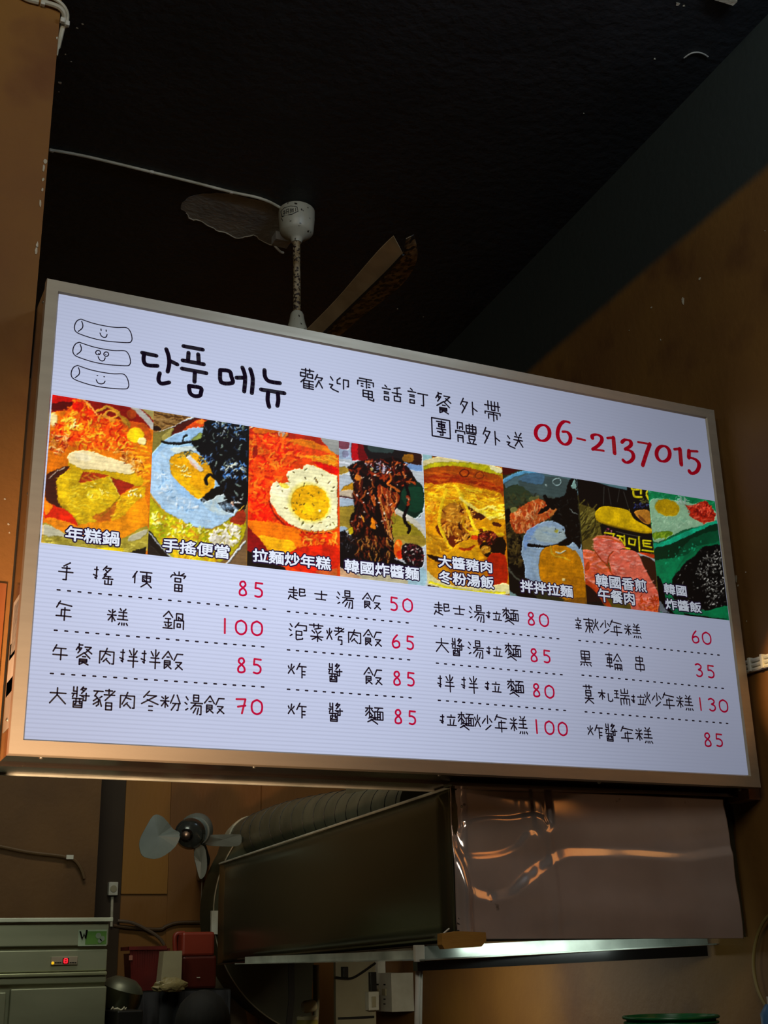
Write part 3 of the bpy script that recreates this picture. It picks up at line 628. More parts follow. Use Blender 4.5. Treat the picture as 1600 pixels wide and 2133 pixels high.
p.scat(['#f8a820','#e88c10','#f0b828'], R4(112,66,134,118), 50, (6, 14), (1.5, 3), (0, .3))
p.P('#d8b010', [(33,84),(60,92),(108,100),(119,100),(128,112),(118,117),(88,108),(60,103),(36,98)]).P('#f0dfae', [(32,76),(40,73),(52,72),(68,75),(80,80),(98,85),(112,91),(117,98),(110,102),(85,99),(62,96),(52,96),(40,91),(32,86)])
p.E('#f8ecc8', 50, 80, 12, 5, .2, .7).scat(['#c8761e','#e8a040','#8a2c10','#f0c070'], [(80,68),(110,74),(128,88),(126,106),(116,98),(100,84)], 70, (3, 7), (1.2, 2.4))
p.P('#4a2218', [(4,104),(18,96),(34,92),(24,104),(17,116),(18,130),(24,146),(4,136)]).L('#a89a88', 1.2, [(7,108),(16,99),(28,94)])
p.P('#d8b41a', [(17,112),(24,102),(36,96),(60,102),(84,106),(92,120),(98,131),(84,146),(72,156),(62,166),(46,166),(34,152),(20,138)]).P('#c69c10', [(18,132),(30,142),(50,172),(42,170),(28,150)], .8)
p.P('#b8421a', [(50,99),(70,101),(84,104),(70,108),(52,113),(45,112)], wob=1).P('#a0301a', [(86,106),(116,116),(106,122),(97,129)], wob=1)
p.P('#e0b212', [(100,128),(114,121),(129,118),(126,138),(112,152),(96,160),(86,162),(90,146)]).P('#c06a20', [(62,156),(76,150),(92,138),(90,152),(84,160),(70,162)])
p.scat(['#e8cc34','#c4a010','#f0de58','#b89010','#dcc028'], [(20,110),(36,98),(84,108),(96,130),(70,154),(50,168),(30,146)], 110, (6, 16), (1, 2.4), (-.5, .7), k_=.4).scat(['#f0c828','#d8a010','#f4dc50','#c88c10'], [(100,128),(128,120),(124,140),(96,160),(88,156)], 60, (5, 12), (1, 2.4), (-.9, .2), k_=.5).L('#a8880e', 1.4, [(17,112),(20,138),(34,152),(46,166)], .8).L('#f0e070', 1.2, [(84,107),(92,120),(97,130)], .8).L('#9c7a10', 1.3, [(97,131),(84,146),(72,156)], .7)
p.E('#f4dc38', 64, 128, 9, 7).E('#e8c428', 65, 130, 5, 3.5).scat(['#fff0a8','#f8e890'], R4(52,112,84,134), 12, (2, 4), (.8, 1.6)).scat(['#fff4d0'], R4(108,120,124,130), 9, (2, 4), (1, 1.8))
p.P('#d8300e', [(2,138),(14,142),(32,150),(44,168),(30,166),(2,158)]).P('#f08a18', [(2,138),(12,142),(6,152),(2,152)]).P('#f09418', [(4,158),(22,160),(40,166),(50,178),(20,174)])
p.P('#ec9812', [(46,166),(84,162),(100,156),(128,130),(132,168),(100,184),(50,182)]).P('#a89a3e', [(0,164),(14,170),(28,176),(70,188),(104,182),(131,168),(131,200),(70,204),(0,196)])
p.P('#c2bea4', [(0,166),(16,171),(30,180),(14,182),(0,178)]).P('#b9b49a', [(108,182),(130,172),(130,178),(112,188)]).scat(['#8e8030','#c8ba5c','#b0a24a'], [(0,176),(40,184),(100,190),(131,184),(131,200),(60,202),(0,194)], 90, (5, 12), (1, 2.2), (-.2, .3))
p.P('#e8cc10', R4(70,196,99,202)).P('#1c1810', [(104,204),(131,194),(131,213),(100,213)], wob=1)
pics.append((p, (90, 820, 6.096)))
# 2 shaken lunch box
p = Pic(145, 213, '#8a6a3c')
p.scat(['#a07c48','#6e4c22','#5a3a18','#b08c58'], R4(8,0,70,34), 90, (14, 30), (1, 2.4), (.05, .35)).P('#2c1a10', [(8,22),(24,26),(20,30),(8,28)], wob=1)
p.L('#c8d2dc', 2.4, [(8,36),(40,24),(66,10)], sm=False).P('#5a1e14', [(36,26),(68,12),(84,14),(70,24),(50,32),(28,42)]).P('#8a7e40', [(8,36),(22,30),(38,26),(34,38),(24,44),(18,56),(8,60)]).P('#b0a25a', [(24,36),(38,26),(33,38),(26,42)])
p.P('#e8591a', [(50,28),(62,20),(74,14),(86,20),(84,24),(70,25),(56,28)]).P('#f08a2c', [(68,18),(74,14),(80,19),(74,22)])
p.P('#a8ccec', [(24,44),(40,34),(60,27),(76,26),(100,46),(132,110),(130,132),(110,148),(88,158),(68,156),(46,146),(24,132),(8,112),(5,96),(8,64)])
p.P('#b9d6ee', [(10,70),(30,50),(40,60),(34,84),(44,108),(72,128),(96,132),(124,120),(126,132),(92,156),(60,152),(26,130),(8,108)])
p.P('#d8e4e0', [(34,52),(62,50),(72,54),(44,60)]).P('#c6d6d8', [(74,118),(112,110),(124,118),(128,130),(96,140)]).P('#9aa858', [(62,40),(74,32),(78,38),(64,44)])
p.P('#f2b20e', [(33,72),(36,64),(44,59),(60,57),(74,62),(90,78),(92,100),(84,112),(70,118),(56,108),(42,94),(35,84)]).P('#f6c818', [(35,80),(42,92),(56,106),(70,116),(78,112),(60,98),(48,84)], .6)
p.scat(['#f8f0c8','#fff8e0'], [(40,72),(56,76),(62,92),(54,92),(46,84)], 14, (2, 5), (.8, 1.6)).L('#e0dcd8', 6, [(58,64),(66,72),(74,80)]).L('#e8c0a8', 3, [(60,70),(68,78)])
p.L('#101010', 3, [(23,44),(36,46),(50,46),(62,44),(76,42)]).L('#15130f', 2, [(50,44),(52,38),(56,36)])
bl = [(84,16),(136,22),(134,128),(120,132),(112,124),(104,112),(96,98),(90,86),(80,68),(68,54),(62,44),(74,40),(78,28)]
p.P('#0c0d10', bl).P('#0c0c0e', [(96,124),(106,122),(118,112),(124,120),(116,138),(106,134),(99,128)], wob=1).P('#0e0c0a', [(73,120),(88,106),(104,100),(112,110),(96,114),(78,124)], wob=1)
p.L('#0e0e10', 4, [(82,100),(81,92),(86,87),(94,92)]).scat(['#5f8fc8','#a8c8e8','#3a66a4','#d0dce0','#1a2a40','#0a0a0c','#7a8a70'], [(84,16),(134,22),(134,44),(100,42)], 64, (2, 6), (.8, 2))
p.scat(['#2a3a50','#0a0a0c','#15181c','#8a9a90','#0a0a0c'], bl, 160, (3, 8), (.8, 2.2)).scat(['#4f86c8','#b8d0e8','#e0e4d0','#1c2c44','#6a9ad8'], [(96,72),(134,70),(132,92),(106,92)], 44, (3, 6), (1, 2.4)).scat(['#3a6098','#8aa8c0','#141414'], [(68,64),(88,60),(92,70),(76,74)], 36, (2, 5), (.8, 1.8))
p.scat(['#5a6a60','#88907a','#202020'], [(40,64),(54,57),(66,55),(62,60),(46,66)], 26, (2, 5), (.6, 1.2)).scat(['#e0d8c0','#d89070','#e8e8e0'], R4(112,118,128,128), 8, (2, 4), (1, 2))
p.scat(['#c0daee','#9cc0e0','#b0cce4','#cfe0ea'], [(10,70),(32,56),(36,90),(60,120),(124,120),(120,140),(70,154),(20,124)], 120, (5, 12), (1.4, 3.4), (.2, 1.4), k_=.35).scat(['#d8e8f4','#90b8dc','#e8eef0'], [(12,84),(28,84),(40,110),(70,130),(60,140),(20,112)], 34, (3, 6), (1, 2.4)).L('#d8a838', 1.6, [(6,110),(24,132),(46,146),(68,157),(88,158),(110,147),(130,128)])
p.P('#c0b41a', [(4,114),(20,130),(46,146),(70,158),(92,158),(104,150),(130,134),(130,168),(100,200),(36,198),(6,158)]).scat(['#d8d820','#a8b414','#e8d030','#e0a820','#c8902a','#f0f0a0'], [(10,132),(44,146),(84,160),(80,180),(40,190),(8,156)], 170, (3, 7), (1.4, 3))
p.P('#a83a20', [(112,146),(130,132),(132,150),(122,152)]).scat(['#f0ece0','#dcd4c0','#fffaf0','#c8bca0'], [(84,166),(104,152),(122,152),(126,170),(106,190),(90,180)], 110, (2.5, 5), (2, 3.6)).scat(['#e8c020','#f0d840','#d8a010'], [(34,184),(90,184),(104,200),(40,198)], 40, (4, 9), (2, 3.5))
p.P('#1e1814', [(0,156),(8,160),(36,196),(4,196)], wob=1).L('#c2c8cc', 1.8, [(2,158),(20,178),(36,196)], sm=False).L('#8a8478', .8, [(2,172),(20,192)], sm=False).P('#806648', [(110,203),(132,175),(134,213),(104,213)], wob=1).L('#c8d0d8', 2.2, [(108,203),(132,174)], sm=False).P('#2c2420', [(0,170),(4,174),(24,196),(0,200)], wob=1)
pics.append((p, (300, 850, 6.274)))
# 3 ramen rice cake
p = Pic(143, 213, '#e4500f')
p.P('#b4300e', [(8,4),(140,20),(140,36),(60,20),(8,16)]).P('#d06a14', [(20,6),(50,10),(50,14),(20,14)]).P('#9a9c98', [(108,18),(134,24),(132,44),(118,34)]).L('#e8e0b0', 1.5, [(10,8),(20,4)], sm=False).P('#c0b0a0', [(52,12),(64,16),(60,20),(52,18)])
p.P('#e88416', [(64,26),(84,22),(104,28),(126,40),(131,56),(128,66),(104,62),(96,50),(80,44)]).P('#f0401a', [(70,30),(110,38),(130,44),(126,42),(96,46),(72,40)], .7).P('#e8180a', [(98,52),(130,60),(130,70),(110,62)]).scat(['#f0a01e','#e87814','#f0b838'], [(86,44),(128,46),(130,58),(100,52)], 40, (8, 16), (1, 2), (0, .25))
p.scat(['#f0500f','#f8741a','#e8300c','#f8902c','#c8240a','#ee5a12','#f4681a'], [(8,16),(60,18),(86,48),(70,60),(60,70),(48,80),(40,100),(8,98)], 330, (5, 12), (1.6, 3.6))
p.P('#a82410', [(18,34),(24,32),(22,46),(17,48)]).scat(['#f0400c','#e8280a','#f86a18','#d81c08'], [(8,98),(36,96),(44,112),(60,134),(80,146),(80,160),(40,168),(8,134)], 200, (5, 12), (1.6, 3.4))
p.L('#8a1c10', 2, [(40,106),(44,120),(56,134),(74,146),(100,150),(124,149)])
p.P('#f4efc2', [(64,66),(74,62),(80,62),(84,63),(86,58),(92,56),(104,60),(120,68),(131,72),(131,140),(120,146),(100,147),(84,144),(66,136),(50,122),(41,108),(40,94),(43,82),(48,78),(52,82),(58,82),(66,80),(63,70)], wob=1)
p.L('#f0a030', 1.4, [(80,144),(100,148),(118,147),(131,141)]).P('#fff8d8', [(44,84),(60,84),(70,94),(60,100),(44,96)], .6).P('#f0dc60', [(52,82),(62,82),(66,88),(56,88)]).E('#f4d828', 93, 108, 29, 26, .5, .5, 3).E('#f2b80e', 94, 108, 26, 24, .4).E('#f6c818', 100, 116, 16, 13, .4, .7, 4)
p.scat(['#6a6a28','#8a6a30','#5a4a20'], [(44,84),(70,66),(92,60),(128,76),(126,140),(90,140),(56,126)], 44, (2, 4), (.8, 1.5), curl=.2).E('#fffce0', 107, 119, 1.8, 1.8)
p.P('#f0800f', [(8,132),(40,134),(60,138),(81,147),(76,172),(40,176),(10,140)]).P('#f4b41a', [(24,152),(50,156),(70,160),(74,174),(40,172)]).P('#8e1416', [(7,138),(14,144),(38,172),(30,180),(7,174)]).scat(['#e83a14','#f0801c','#f8b040','#d82408'], [(82,150),(130,146),(130,176),(78,176)], 90, (4, 9), (1.5, 3))
p.P('#d83010', [(76,170),(130,166),(130,200),(100,204),(60,190)]).P('#1a1412', [(7,172),(20,176),(60,196),(64,202),(7,196)], wob=1).P('#c8743c', [(100,200),(131,196),(131,206),(110,206)], .8, wob=1)
pics.append((p, (500, 880, 6.464)))
# 4 black bean noodles
p = Pic(140, 213, '#c4cbd0')
p.P('#8a5060', R4(10,4,24,16)).P('#7a4a5a', R4(16,20,23,28)).P('#9fb4d2', [(25,6),(28,8),(28,32),(10,30),(10,17),(25,18)], .7, wob=1).P('#c8101e', [(28,6),(38,8),(42,33),(28,32)], wob=1).P('#7a0e12', [(36,8),(44,9),(52,33),(38,33)], wob=1)
p.P('#241c1c', [(42,8),(124,20),(126,42),(90,34),(52,32)], wob=1).P('#3c4a48', [(52,10),(84,14),(84,22),(54,20)]).P('#3a201a', R4(110,21,124,38)).P('#9a6a1c', R4(100,25,113,34)).P('#7e9cc6', [(96,34),(126,40),(126,48),(104,44)], wob=1)
p.L('#e4e8f0', 3, [(8,34),(24,38),(30,44)]).P('#b8983a', [(8,42),(20,42),(24,48),(8,52)]).L('#e8ecf0', 3, [(8,54),(28,52)]).P('#c8d2dc', R4(8,54,30,70)).P('#d8a020', [(16,70),(30,64),(30,74),(14,76)]).P('#d8c8b0', [(9,76),(30,74),(31,84),(9,82)]).L('#4a1a1a', 1.6, [(9,82),(20,84),(30,85)]).P('#a8903a', [(9,94),(30,92),(31,116),(26,130),(9,124)]).P('#b4c4d4', [(9,86),(32,86),(31,94),(9,96)]).P('#a4b8cc', [(8,124),(22,126),(16,134),(8,136)])
p.P('#123024', [(94,62),(126,66),(126,106),(112,112),(90,98)]).P('#1a4a34', [(96,76),(124,70),(126,100),(110,104)], .8).P('#cfcabc', [(88,100),(98,103),(116,114),(128,128),(128,138),(110,120),(90,108)]).P('#a0902c', [(84,106),(110,120),(128,136),(128,150),(100,144),(86,140)]).L('#d0d8d8', 1.4, [(117,114),(126,106)], sm=False).P('#a48c38', R4(84,138,128,152), .8).L('#7a6a24', 1.2, [(84,112),(88,114),(89,119),(85,121)])
nd = [(24,42),(30,37),(46,32),(60,31),(74,30),(86,29),(96,31),(104,40),(112,50),(118,62),(116,66),(106,60),(100,70),(96,80),(94,94),(88,104),(82,114),(84,126),(86,142),(86,160),(90,176),(60,180),(30,176),(28,134),(26,112),(32,100),(30,76),(30,62),(26,52)]
p.P('#1a0c0a', nd).P('#a03c14', [(66,66),(80,74),(94,80),(92,92),(82,112),(76,112),(68,94),(64,80)]).P('#d86a1c', [(84,84),(92,82),(88,96),(82,104)], .8)
p.scat(['#7a2210','#4a160c','#a84018','#1a0a08','#30100a','#c46a30'], [(24,42),(46,33),(86,30),(104,40),(114,60),(96,70),(80,60),(50,60),(30,62)], 120, (4, 10), (1.4, 3.2)).scat(['#5a1c10','#240e0a','#8a3416','#120806','#c86a2c','#3a140c'], [(30,62),(60,64),(62,100),(60,140),(64,172),(30,170),(30,130),(32,100)], 150, (5, 14), (1.4, 3.2), (1.0, 2.2))
p.scat(['#a84a20','#d8803c','#702410','#e0a060','#1a0a08'], [(64,66),(80,74),(94,84),(82,112),(86,142),(78,142),(66,96)], 80, (8, 18), (1, 2.2), (1.1, 1.8), curl=.2)
p.scat(['#c8ccdc','#e8e4e8','#8088a8','#b08890'], [(46,36),(70,34),(84,44),(78,52),(56,46)], 36, (1.5, 4), (.8, 1.6)).E('#a89a5a', 56, 45, 2.6, 2.2).P('#e08a30', [(33,52),(39,54),(40,60),(34,60)]).L('#e8a038', 2, [(42,110),(46,118)]).P('#f09018', [(56,112),(60,116),(62,128),(54,124)]).E('#201010', 51, 118, 4, 6)
p.L('#d8742c', 3, [(81,52),(83,60),(78,66),(86,70),(94,76)]).L('#a84a1c', 2.4, [(104,62),(112,62),(117,65)]).L('#c88a40', 2, [(66,84),(72,100),(78,118),(82,140)]).L('#140a0a', 4, [(102,64),(106,76),(107,88),(105,100),(101,110),(104,120),(109,126),(107,133)]).L('#a8401c', 3, [(105,82),(108,88),(106,94)]).L('#e8b088', 1.2, [(105,84),(107,88)])
p.scat(['#e8dccc','#f8f0e8','#c8a890'], nd, 46, (1, 3), (.8, 1.6)).P('#e8d018', [(24,128),(29,126),(30,134),(25,134)])
p.P('#140f12', [(9,136),(20,132),(30,140),(84,150),(90,170),(120,182),(118,190),(40,184),(10,178)]).scat(['#1a1618','#404048','#8a8a90','#0c0a0c','#3a1c14'], [(9,136),(22,132),(34,146),(30,160),(9,154)], 60, (3, 6), (1, 2)).scat(['#1c0c0a','#3c180e','#6e2c14','#0e0806','#b07838'], R4(34,140,84,172), 110, (4, 12), (1.2, 2.6), (.9, 2.0))
p.P('#f0701a', [(87,150),(93,142),(98,146),(97,154),(101,166),(94,170),(88,164)]).P('#f8a848', [(90,148),(93,144),(95,152)]).P('#e83a14', [(90,160),(98,158),(99,167),(93,168)]).P('#1c1014', [(99,150),(112,148),(126,154),(128,176),(118,182),(100,172)]).scat(['#3a1218','#8a3a3a','#d8d0c8','#120a0c','#6a2430'], [(99,150),(112,148),(126,154),(128,176),(118,180),(102,170)], 70, (2, 5), (.8, 1.8)).L('#c8c0c8', 1.2, [(88,169),(98,172)]).P('#d8b08a', [(9,180),(20,184),(50,198),(9,196)], wob=1).P('#a8c8d4', [(98,200),(128,180),(130,206),(100,204)]).P('#c8c0a0', [(40,188),(100,196),(100,206),(50,200)])
pics.append((p, (690, 910, 6.667)))
# 5 soybean soup
p = Pic(137, 213, '#b87410')
p.P('#9cc0c4', [(7,6),(24,10),(20,18),(8,22)]).P('#4a1a10', [(24,10),(40,14),(36,16),(26,14)]).P('#d8cc9a', [(8,20),(30,14),(60,17),(100,24),(120,30),(120,36),(90,28),(50,22),(8,28)], wob=1).P('#c0b81c', [(8,28),(30,22),(70,22),(104,28),(120,38),(116,40),(90,33),(50,26),(8,33)]).P('#e8e2b0', [(104,26),(119,30),(119,37),(106,33)])
p.P('#a85010', [(8,34),(50,27),(92,34),(119,44),(120,72),(80,54),(50,52),(8,58)]).P('#92260c', [(8,42),(60,38),(119,56),(119,62),(60,48),(8,54)], .7).scat(['#c86a1a','#a83c0e','#b85a14'], [(8,34),(90,34),(119,48),(119,66),(60,50),(8,56)], 70, (12, 26), (1, 2), (.0, .25), k_=.6).L('#5c1c0a', 1.5, ell(68,37,6,5,10)).L('#7a3410', 1.2, ell(89,40,6,5,10))
p.P('#d89a12', [(10,58),(30,53),(55,50),(80,56),(110,62),(121,72),(123,122),(108,128),(96,150),(60,160),(12,150)])
p.scat(['#f0c020','#e0a818','#f8d838','#c87c10','#e8b828'], [(10,58),(56,52),(110,64),(120,90),(90,80),(40,76),(12,100)], 200, (8, 18), (1, 2.4), (-.2, .7)).scat(['#e89a18','#f0b030','#d07c10'], R4(11,76,34,110), 50, (5, 10), (1, 2))
p.P('#b47a26', [(40,84),(50,78),(62,82),(64,96),(60,110),(42,106),(37,96)]).P('#6a2a0e', [(28,112),(44,104),(64,112),(74,126),(66,136),(50,142),(40,130)]).P('#a8641c', [(36,100),(54,108),(66,116),(62,124),(40,118)]).P('#4a2010', [(72,82),(86,92),(98,96),(92,102),(80,98)]).P('#3a180c', [(60,104),(68,114),(76,124),(72,126),(60,112)]).P('#54240e', [(107,105),(118,107),(119,111),(108,110)]).P('#581e0c', R4(62,87,68,92)).P('#5c2a10', [(72,106),(78,104),(79,112),(71,112)])
p.scat(['#d89a34','#b46c1c','#7a3c12','#e8b850','#c88a28'], [(38,84),(64,80),(86,96),(84,124),(60,134),(40,122)], 130, (4, 9), (1.2, 2.8)).L('#e8c428', 4.4, [(43,60),(38,76),(34,92),(33,106),(37,118),(44,134),(50,142)]).L('#f0d030', 4.2, [(55,54),(64,68),(70,82),(76,96),(80,108),(84,118)]).L('#f0dc70', 4, [(62,72),(76,82),(92,92),(104,100)]).L('#f0d83a', 6, [(92,90),(106,94),(120,98)]).P('#f0cc20', [(66,110),(74,116),(84,118),(94,112),(108,118),(122,120),(122,124),(104,120),(90,130),(76,122)], .9)
p.scat(['#f4e040','#f8e878','#e0b820'], [(92,84),(120,80),(121,102),(104,98)], 40, (6, 12), (1.4, 2.8), (-.3, .5)).P('#5a1a14', [(88,122),(104,116),(116,128),(112,134),(96,130),(88,134)]).P('#1e1006', [(92,134),(122,126),(124,150),(104,156),(92,146)]).scat(['#e0962c','#7a1e14','#b85a38','#3a140c'], [(88,114),(116,122),(108,136),(90,134)], 50, (3, 7), (1.2, 2.4)).P('#d0481a', [(78,124),(86,124),(86,129),(78,129)]).E('#c8902a', 98, 143, 7, 6).scat(['#e8c050','#a06818'], R4(93,139,104,148), 12, (2, 4), (1, 2))
p.P('#d8a018', [(48,146),(60,134),(76,130),(88,138),(84,146),(96,156),(60,160),(44,152)]).L('#a83c10', 3, [(62,141),(72,143),(82,138)]).L('#b07c20', 1.8, [(106,148),(112,156),(117,162)]).P('#a82c0c', [(100,154),(124,150),(127,190),(106,192)]).scat(['#c8901c','#b47a10','#e0b030'], [(12,118),(40,130),(44,156),(14,150)], 60, (6, 14), (1.4, 3), (.2, 1.0)).P('#2a1408', [(16,150),(30,152),(50,158),(60,164),(30,160)]).P('#d0941a', [(12,158),(40,166),(60,184),(90,186),(60,196),(20,176)]).P('#8a4a14', [(40,180),(60,174),(80,186),(60,190)], .7)
p.P('#e0d8a0', [(13,170),(30,184),(60,194),(100,194),(127,190),(128,206),(60,206),(13,192)]).L('#e8dc2c', 3, [(20,188),(50,197),(90,202),(124,203)]).P('#3c1608', [(13,190),(22,193),(40,198),(14,196)], wob=1)
pics.append((p, (865, 930, 6.663)))
# 6 mixed ramen
p = Pic(135, 213, '#3c3a22')
p.P('#5a1610', [(5,4),(40,9),(30,14),(6,20)]).P('#5f7a80', [(10,26),(30,16),(60,12),(100,20),(116,24),(116,50),(80,52),(40,44),(20,50)]).P('#4a5a58', [(30,30),(70,22),(108,30),(100,52),(60,54)], .8).P('#3c4a34', [(8,44),(30,34),(50,48),(60,56),(40,60),(12,70)]).L('#6fb4dc', 5, [(6,32),(18,24),(36,17),(58,15)]).P('#5a84a8', [(30,26),(60,16),(68,26),(60,34)], .7)
p.L('#a8c0c0', 1.2, ell(86,30,6,4.5,10)).E('#b0c4c0', 71, 35, 2, 1.2, .4).scat(['#2c2c1c','#4c4a2a','#5c5c38'], [(10,50),(50,44),(60,56),(20,80)], 60, (4, 9), (1, 2.4), k_=.5)
p.P('#0e0c08', [(8,80),(20,70),(18,100),(34,106),(38,130),(46,166),(14,150)]).scat(['#5a4a22','#6e5c30','#332a14','#483a1c'], [(12,88),(22,92),(34,108),(36,150),(20,146),(12,120)], 90, (4, 8), (1.4, 3)).P('#8a8448', [(46,52),(60,50),(58,58),(48,58)], .6)
p.P('#c8622a', [(18,86),(20,74),(34,66),(44,60),(60,54),(74,62),(86,70),(80,78),(66,86),(52,94),(40,102),(28,104),(22,96)]).scat(['#e8a068','#d86a30','#c04a1c','#e08a48','#b83a18','#f0b880'], [(18,84),(34,66),(60,55),(74,62),(84,70),(66,86),(40,102),(24,100)], 170, (4, 9), (1.2, 2.6), (.9, 2.1)).P('#8a8a50', [(20,68),(28,66),(28,72),(20,74)])
p.P('#a4bcd4', [(37,116),(40,104),(50,95),(62,89),(78,86),(96,94),(112,106),(120,118),(124,140),(126,175),(48,172),(40,150),(35,134)]).P('#86a8dc', [(38,108),(48,96),(58,94),(50,108),(44,120),(40,128)], .8).P('#b8c8c4', [(60,96),(92,98),(104,110),(84,118),(56,112)], .8)
p.scat(['#9cb4c8','#b4c6cc','#8eaac4','#c0d0d0'], [(40,104),(62,89),(96,94),(120,120),(120,150),(60,168),(42,150)], 90, (5, 12), (1.2, 3), (-.6, .6), k_=.4)
p.P('#060606', [(66,52),(70,48),(75,54),(96,50),(100,38),(104,28),(112,24),(114,24),(116,60),(120,124),(112,118),(104,116),(98,106),(96,94),(84,88),(78,84),(82,72),(74,66)]).P('#080807', [(58,76),(64,68),(78,60),(80,66),(64,76)], wob=1).P('#070605', [(44,120),(46,118),(56,120),(80,121),(98,112),(106,108),(110,116),(92,124),(80,126),(60,124),(46,123)]).P('#90b4ac', [(106,36),(112,26),(114,42)], wob=1)
p.L('#a8b0a8', 1, [(104,68),(110,74),(116,76)]).scat(['#20201e','#3a3c38'], R4(84,54,118,110), 30, (2, 5), (.6, 1.2)).L('#c87c3a', 4, [(76,78),(84,70)]).E('#b8b040', 85, 101, 3, 2)
p.P('#d08c08', [(61,142),(62,132),(70,124),(84,121),(96,122),(110,128),(120,140),(125,160),(127,200),(120,206),(80,190),(64,172),(60,156)]).P('#b87808', [(66,168),(124,168),(127,204),(90,196)], .6).L('#d8b034', 2, [(77,122),(78,130),(82,136),(94,138),(104,142)]).L('#c8d0c0', 1.6, [(84,130),(90,132),(98,128)]).E('#e8d8a0', 96, 170, 2.6, 2)
p.P('#1a140e', [(14,150),(30,164),(44,170),(60,200),(100,206),(80,206),(16,192)]).L('#5c5e50', 2.5, [(14,152),(24,164),(34,172)]).P('#8aa8a4', [(15,184),(24,190),(32,196),(16,193)]).P('#8a5c18', [(96,200),(127,196),(127,206),(100,206)], .8)
pics.append((p, (1035, 960, 6.882)))
# 7 fried luncheon meat
p = Pic(138, 213, '#5e5420')
p.P('#0c0a0a', [(6,5),(24,9),(60,16),(112,22),(114,120),(60,110),(44,78),(36,62),(34,52),(12,44)], wob=1).P('#5e8088', [(22,9),(80,18),(80,25),(56,20)], wob=1).scat(['#7a7030','#3e3614','#6a5e28','#8a8040','#2c2810'], [(10,44),(34,54),(44,80),(40,92),(16,104)], 90, (10, 22), (1, 2.4), (-1.1, -.7)).P('#6e5c26', [(14,100),(36,90),(44,92),(32,108),(16,112)])
p.L('#55564e', .8, [(47,20),(46,46)], sm=False).L('#4a4a44', .8, [(53,22),(57,46)], sm=False).L('#44443e', .8, [(69,24),(66,42)], sm=False).L('#50504a', .8, [(75,27),(82,50)], sm=False)
# the two tins: yellow lid, black body with yellow lettering
p.P('#100e10', [(84,20),(111,22),(114,80),(100,76),(88,68),(84,60)], wob=1).L('#a89030', 1, [(83,52),(86,64),(96,72),(108,76)]).P('#c88a34', [(90,57),(100,53),(112,55),(114,72),(104,72)]).P('#7a4a20', [(96,60),(104,66),(108,72),(100,68)])
p.L('#e0d020', 3, [(87,19),(88,24),(97,24)]).L('#e0d020', 3, [(100,19),(100,30)]).L('#e0d020', 3, [(89,27),(91,34),(101,35)]).L('#e0d020', 3, [(111,23),(108,29)]).L('#e0d020', 3, [(108,32),(111,38)]).scat(['#908c3c','#6a6830'], R4(88,38,111,43), 16, (1, 3), (.7, 1.2)).scat(['#3a4a8c','#26306a','#5a5a70'], R4(89,44,111,50), 26, (2, 4), (.7, 1.3))
p.P('#d8b408', [(34,60),(38,52),(46,48),(60,49),(82,54),(90,66),(104,74),(114,80),(116,85),(100,86),(60,76),(40,70)]).P('#b08c06', [(35,62),(44,70),(70,77),(100,84),(116,84),(108,88),(60,78),(38,70)], .7)
p.P('#121010', [(41,74),(60,78),(100,88),(116,87),(118,116),(60,100),(44,88)], wob=1).scat(['#a03c5c','#c8889a'], R4(48,80,58,85), 8, (1, 3), (.7, 1.4)).L('#6a6458', .8, [(64,84),(80,88),(100,92)])
yl = '#d8cc18'
for seg in ([(48,86),(62,88)], [(61,88),(60,93)], [(66,90),(74,92)], [(70,93),(65,102)], [(70,94),(76,102)], [(76,90),(77,104)], [(83,94),(92,96),(91,104),(83,102),(83,94)], [(97,92),(98,112)], [(103,97),(114,98)], [(103,97),(104,105),(115,107)], [(103,101),(113,102)], [(102,111),(118,113)], [(73,107),(84,109)]): p.L(yl, 2.4, seg, sm=False)
p.P('#c8481a', [(96,114),(118,117),(118,122),(104,120)]).P('#aab0b8', [(94,114),(108,119),(120,124),(120,128),(104,124)], wob=1).P('#3a2010', [(98,120),(120,128),(122,160),(126,180),(112,150)])
def ham(pts, col='#d8705a'):
    p.P(col, pts).scat(['#e89080','#d8604a','#e8a090','#c8503a','#e07868','#f0a898'], pts, 110, (3, 9), (1.4, 3), (-.3, .5), k_=.55)
ham([(14,114),(22,110),(34,114),(44,126),(56,140),(66,152),(70,166),(64,176),(40,180),(20,164),(14,140)], '#d8683e')
ham([(32,96),(38,91),(52,90),(66,94),(76,106),(66,112),(56,118),(52,130),(44,124),(34,112)])
ham([(54,122),(58,114),(74,110),(94,114),(104,134),(116,156),(126,176),(127,204),(90,200),(84,186),(70,166),(58,142)])
p.L('#a83c14', 1.4, [(34,112),(44,126),(52,132),(56,142),(62,148)]).L('#b8481c', 1.6, [(52,130),(54,120),(60,113)]).L('#c85a20', 2, [(38,92),(56,94),(70,100)]).P('#a8481c', [(22,130),(26,128),(26,138),(20,140)]).P('#c04418', [(16,150),(40,166),(60,196),(44,186),(20,164)], .8).P('#2a1610', [(18,160),(34,170),(44,188),(20,186)])
p.scat(['#c8501c','#d87030','#b84018'], [(100,176),(126,178),(127,202),(92,198)], 50, (3, 6), (1.2, 2.4)).P('#6a4a50', R4(126,190,138,206)).P('#1c1612', [(20,186),(44,184),(50,196),(20,190)], wob=1)
pics.append((p, (1190, 985, 6.88)))
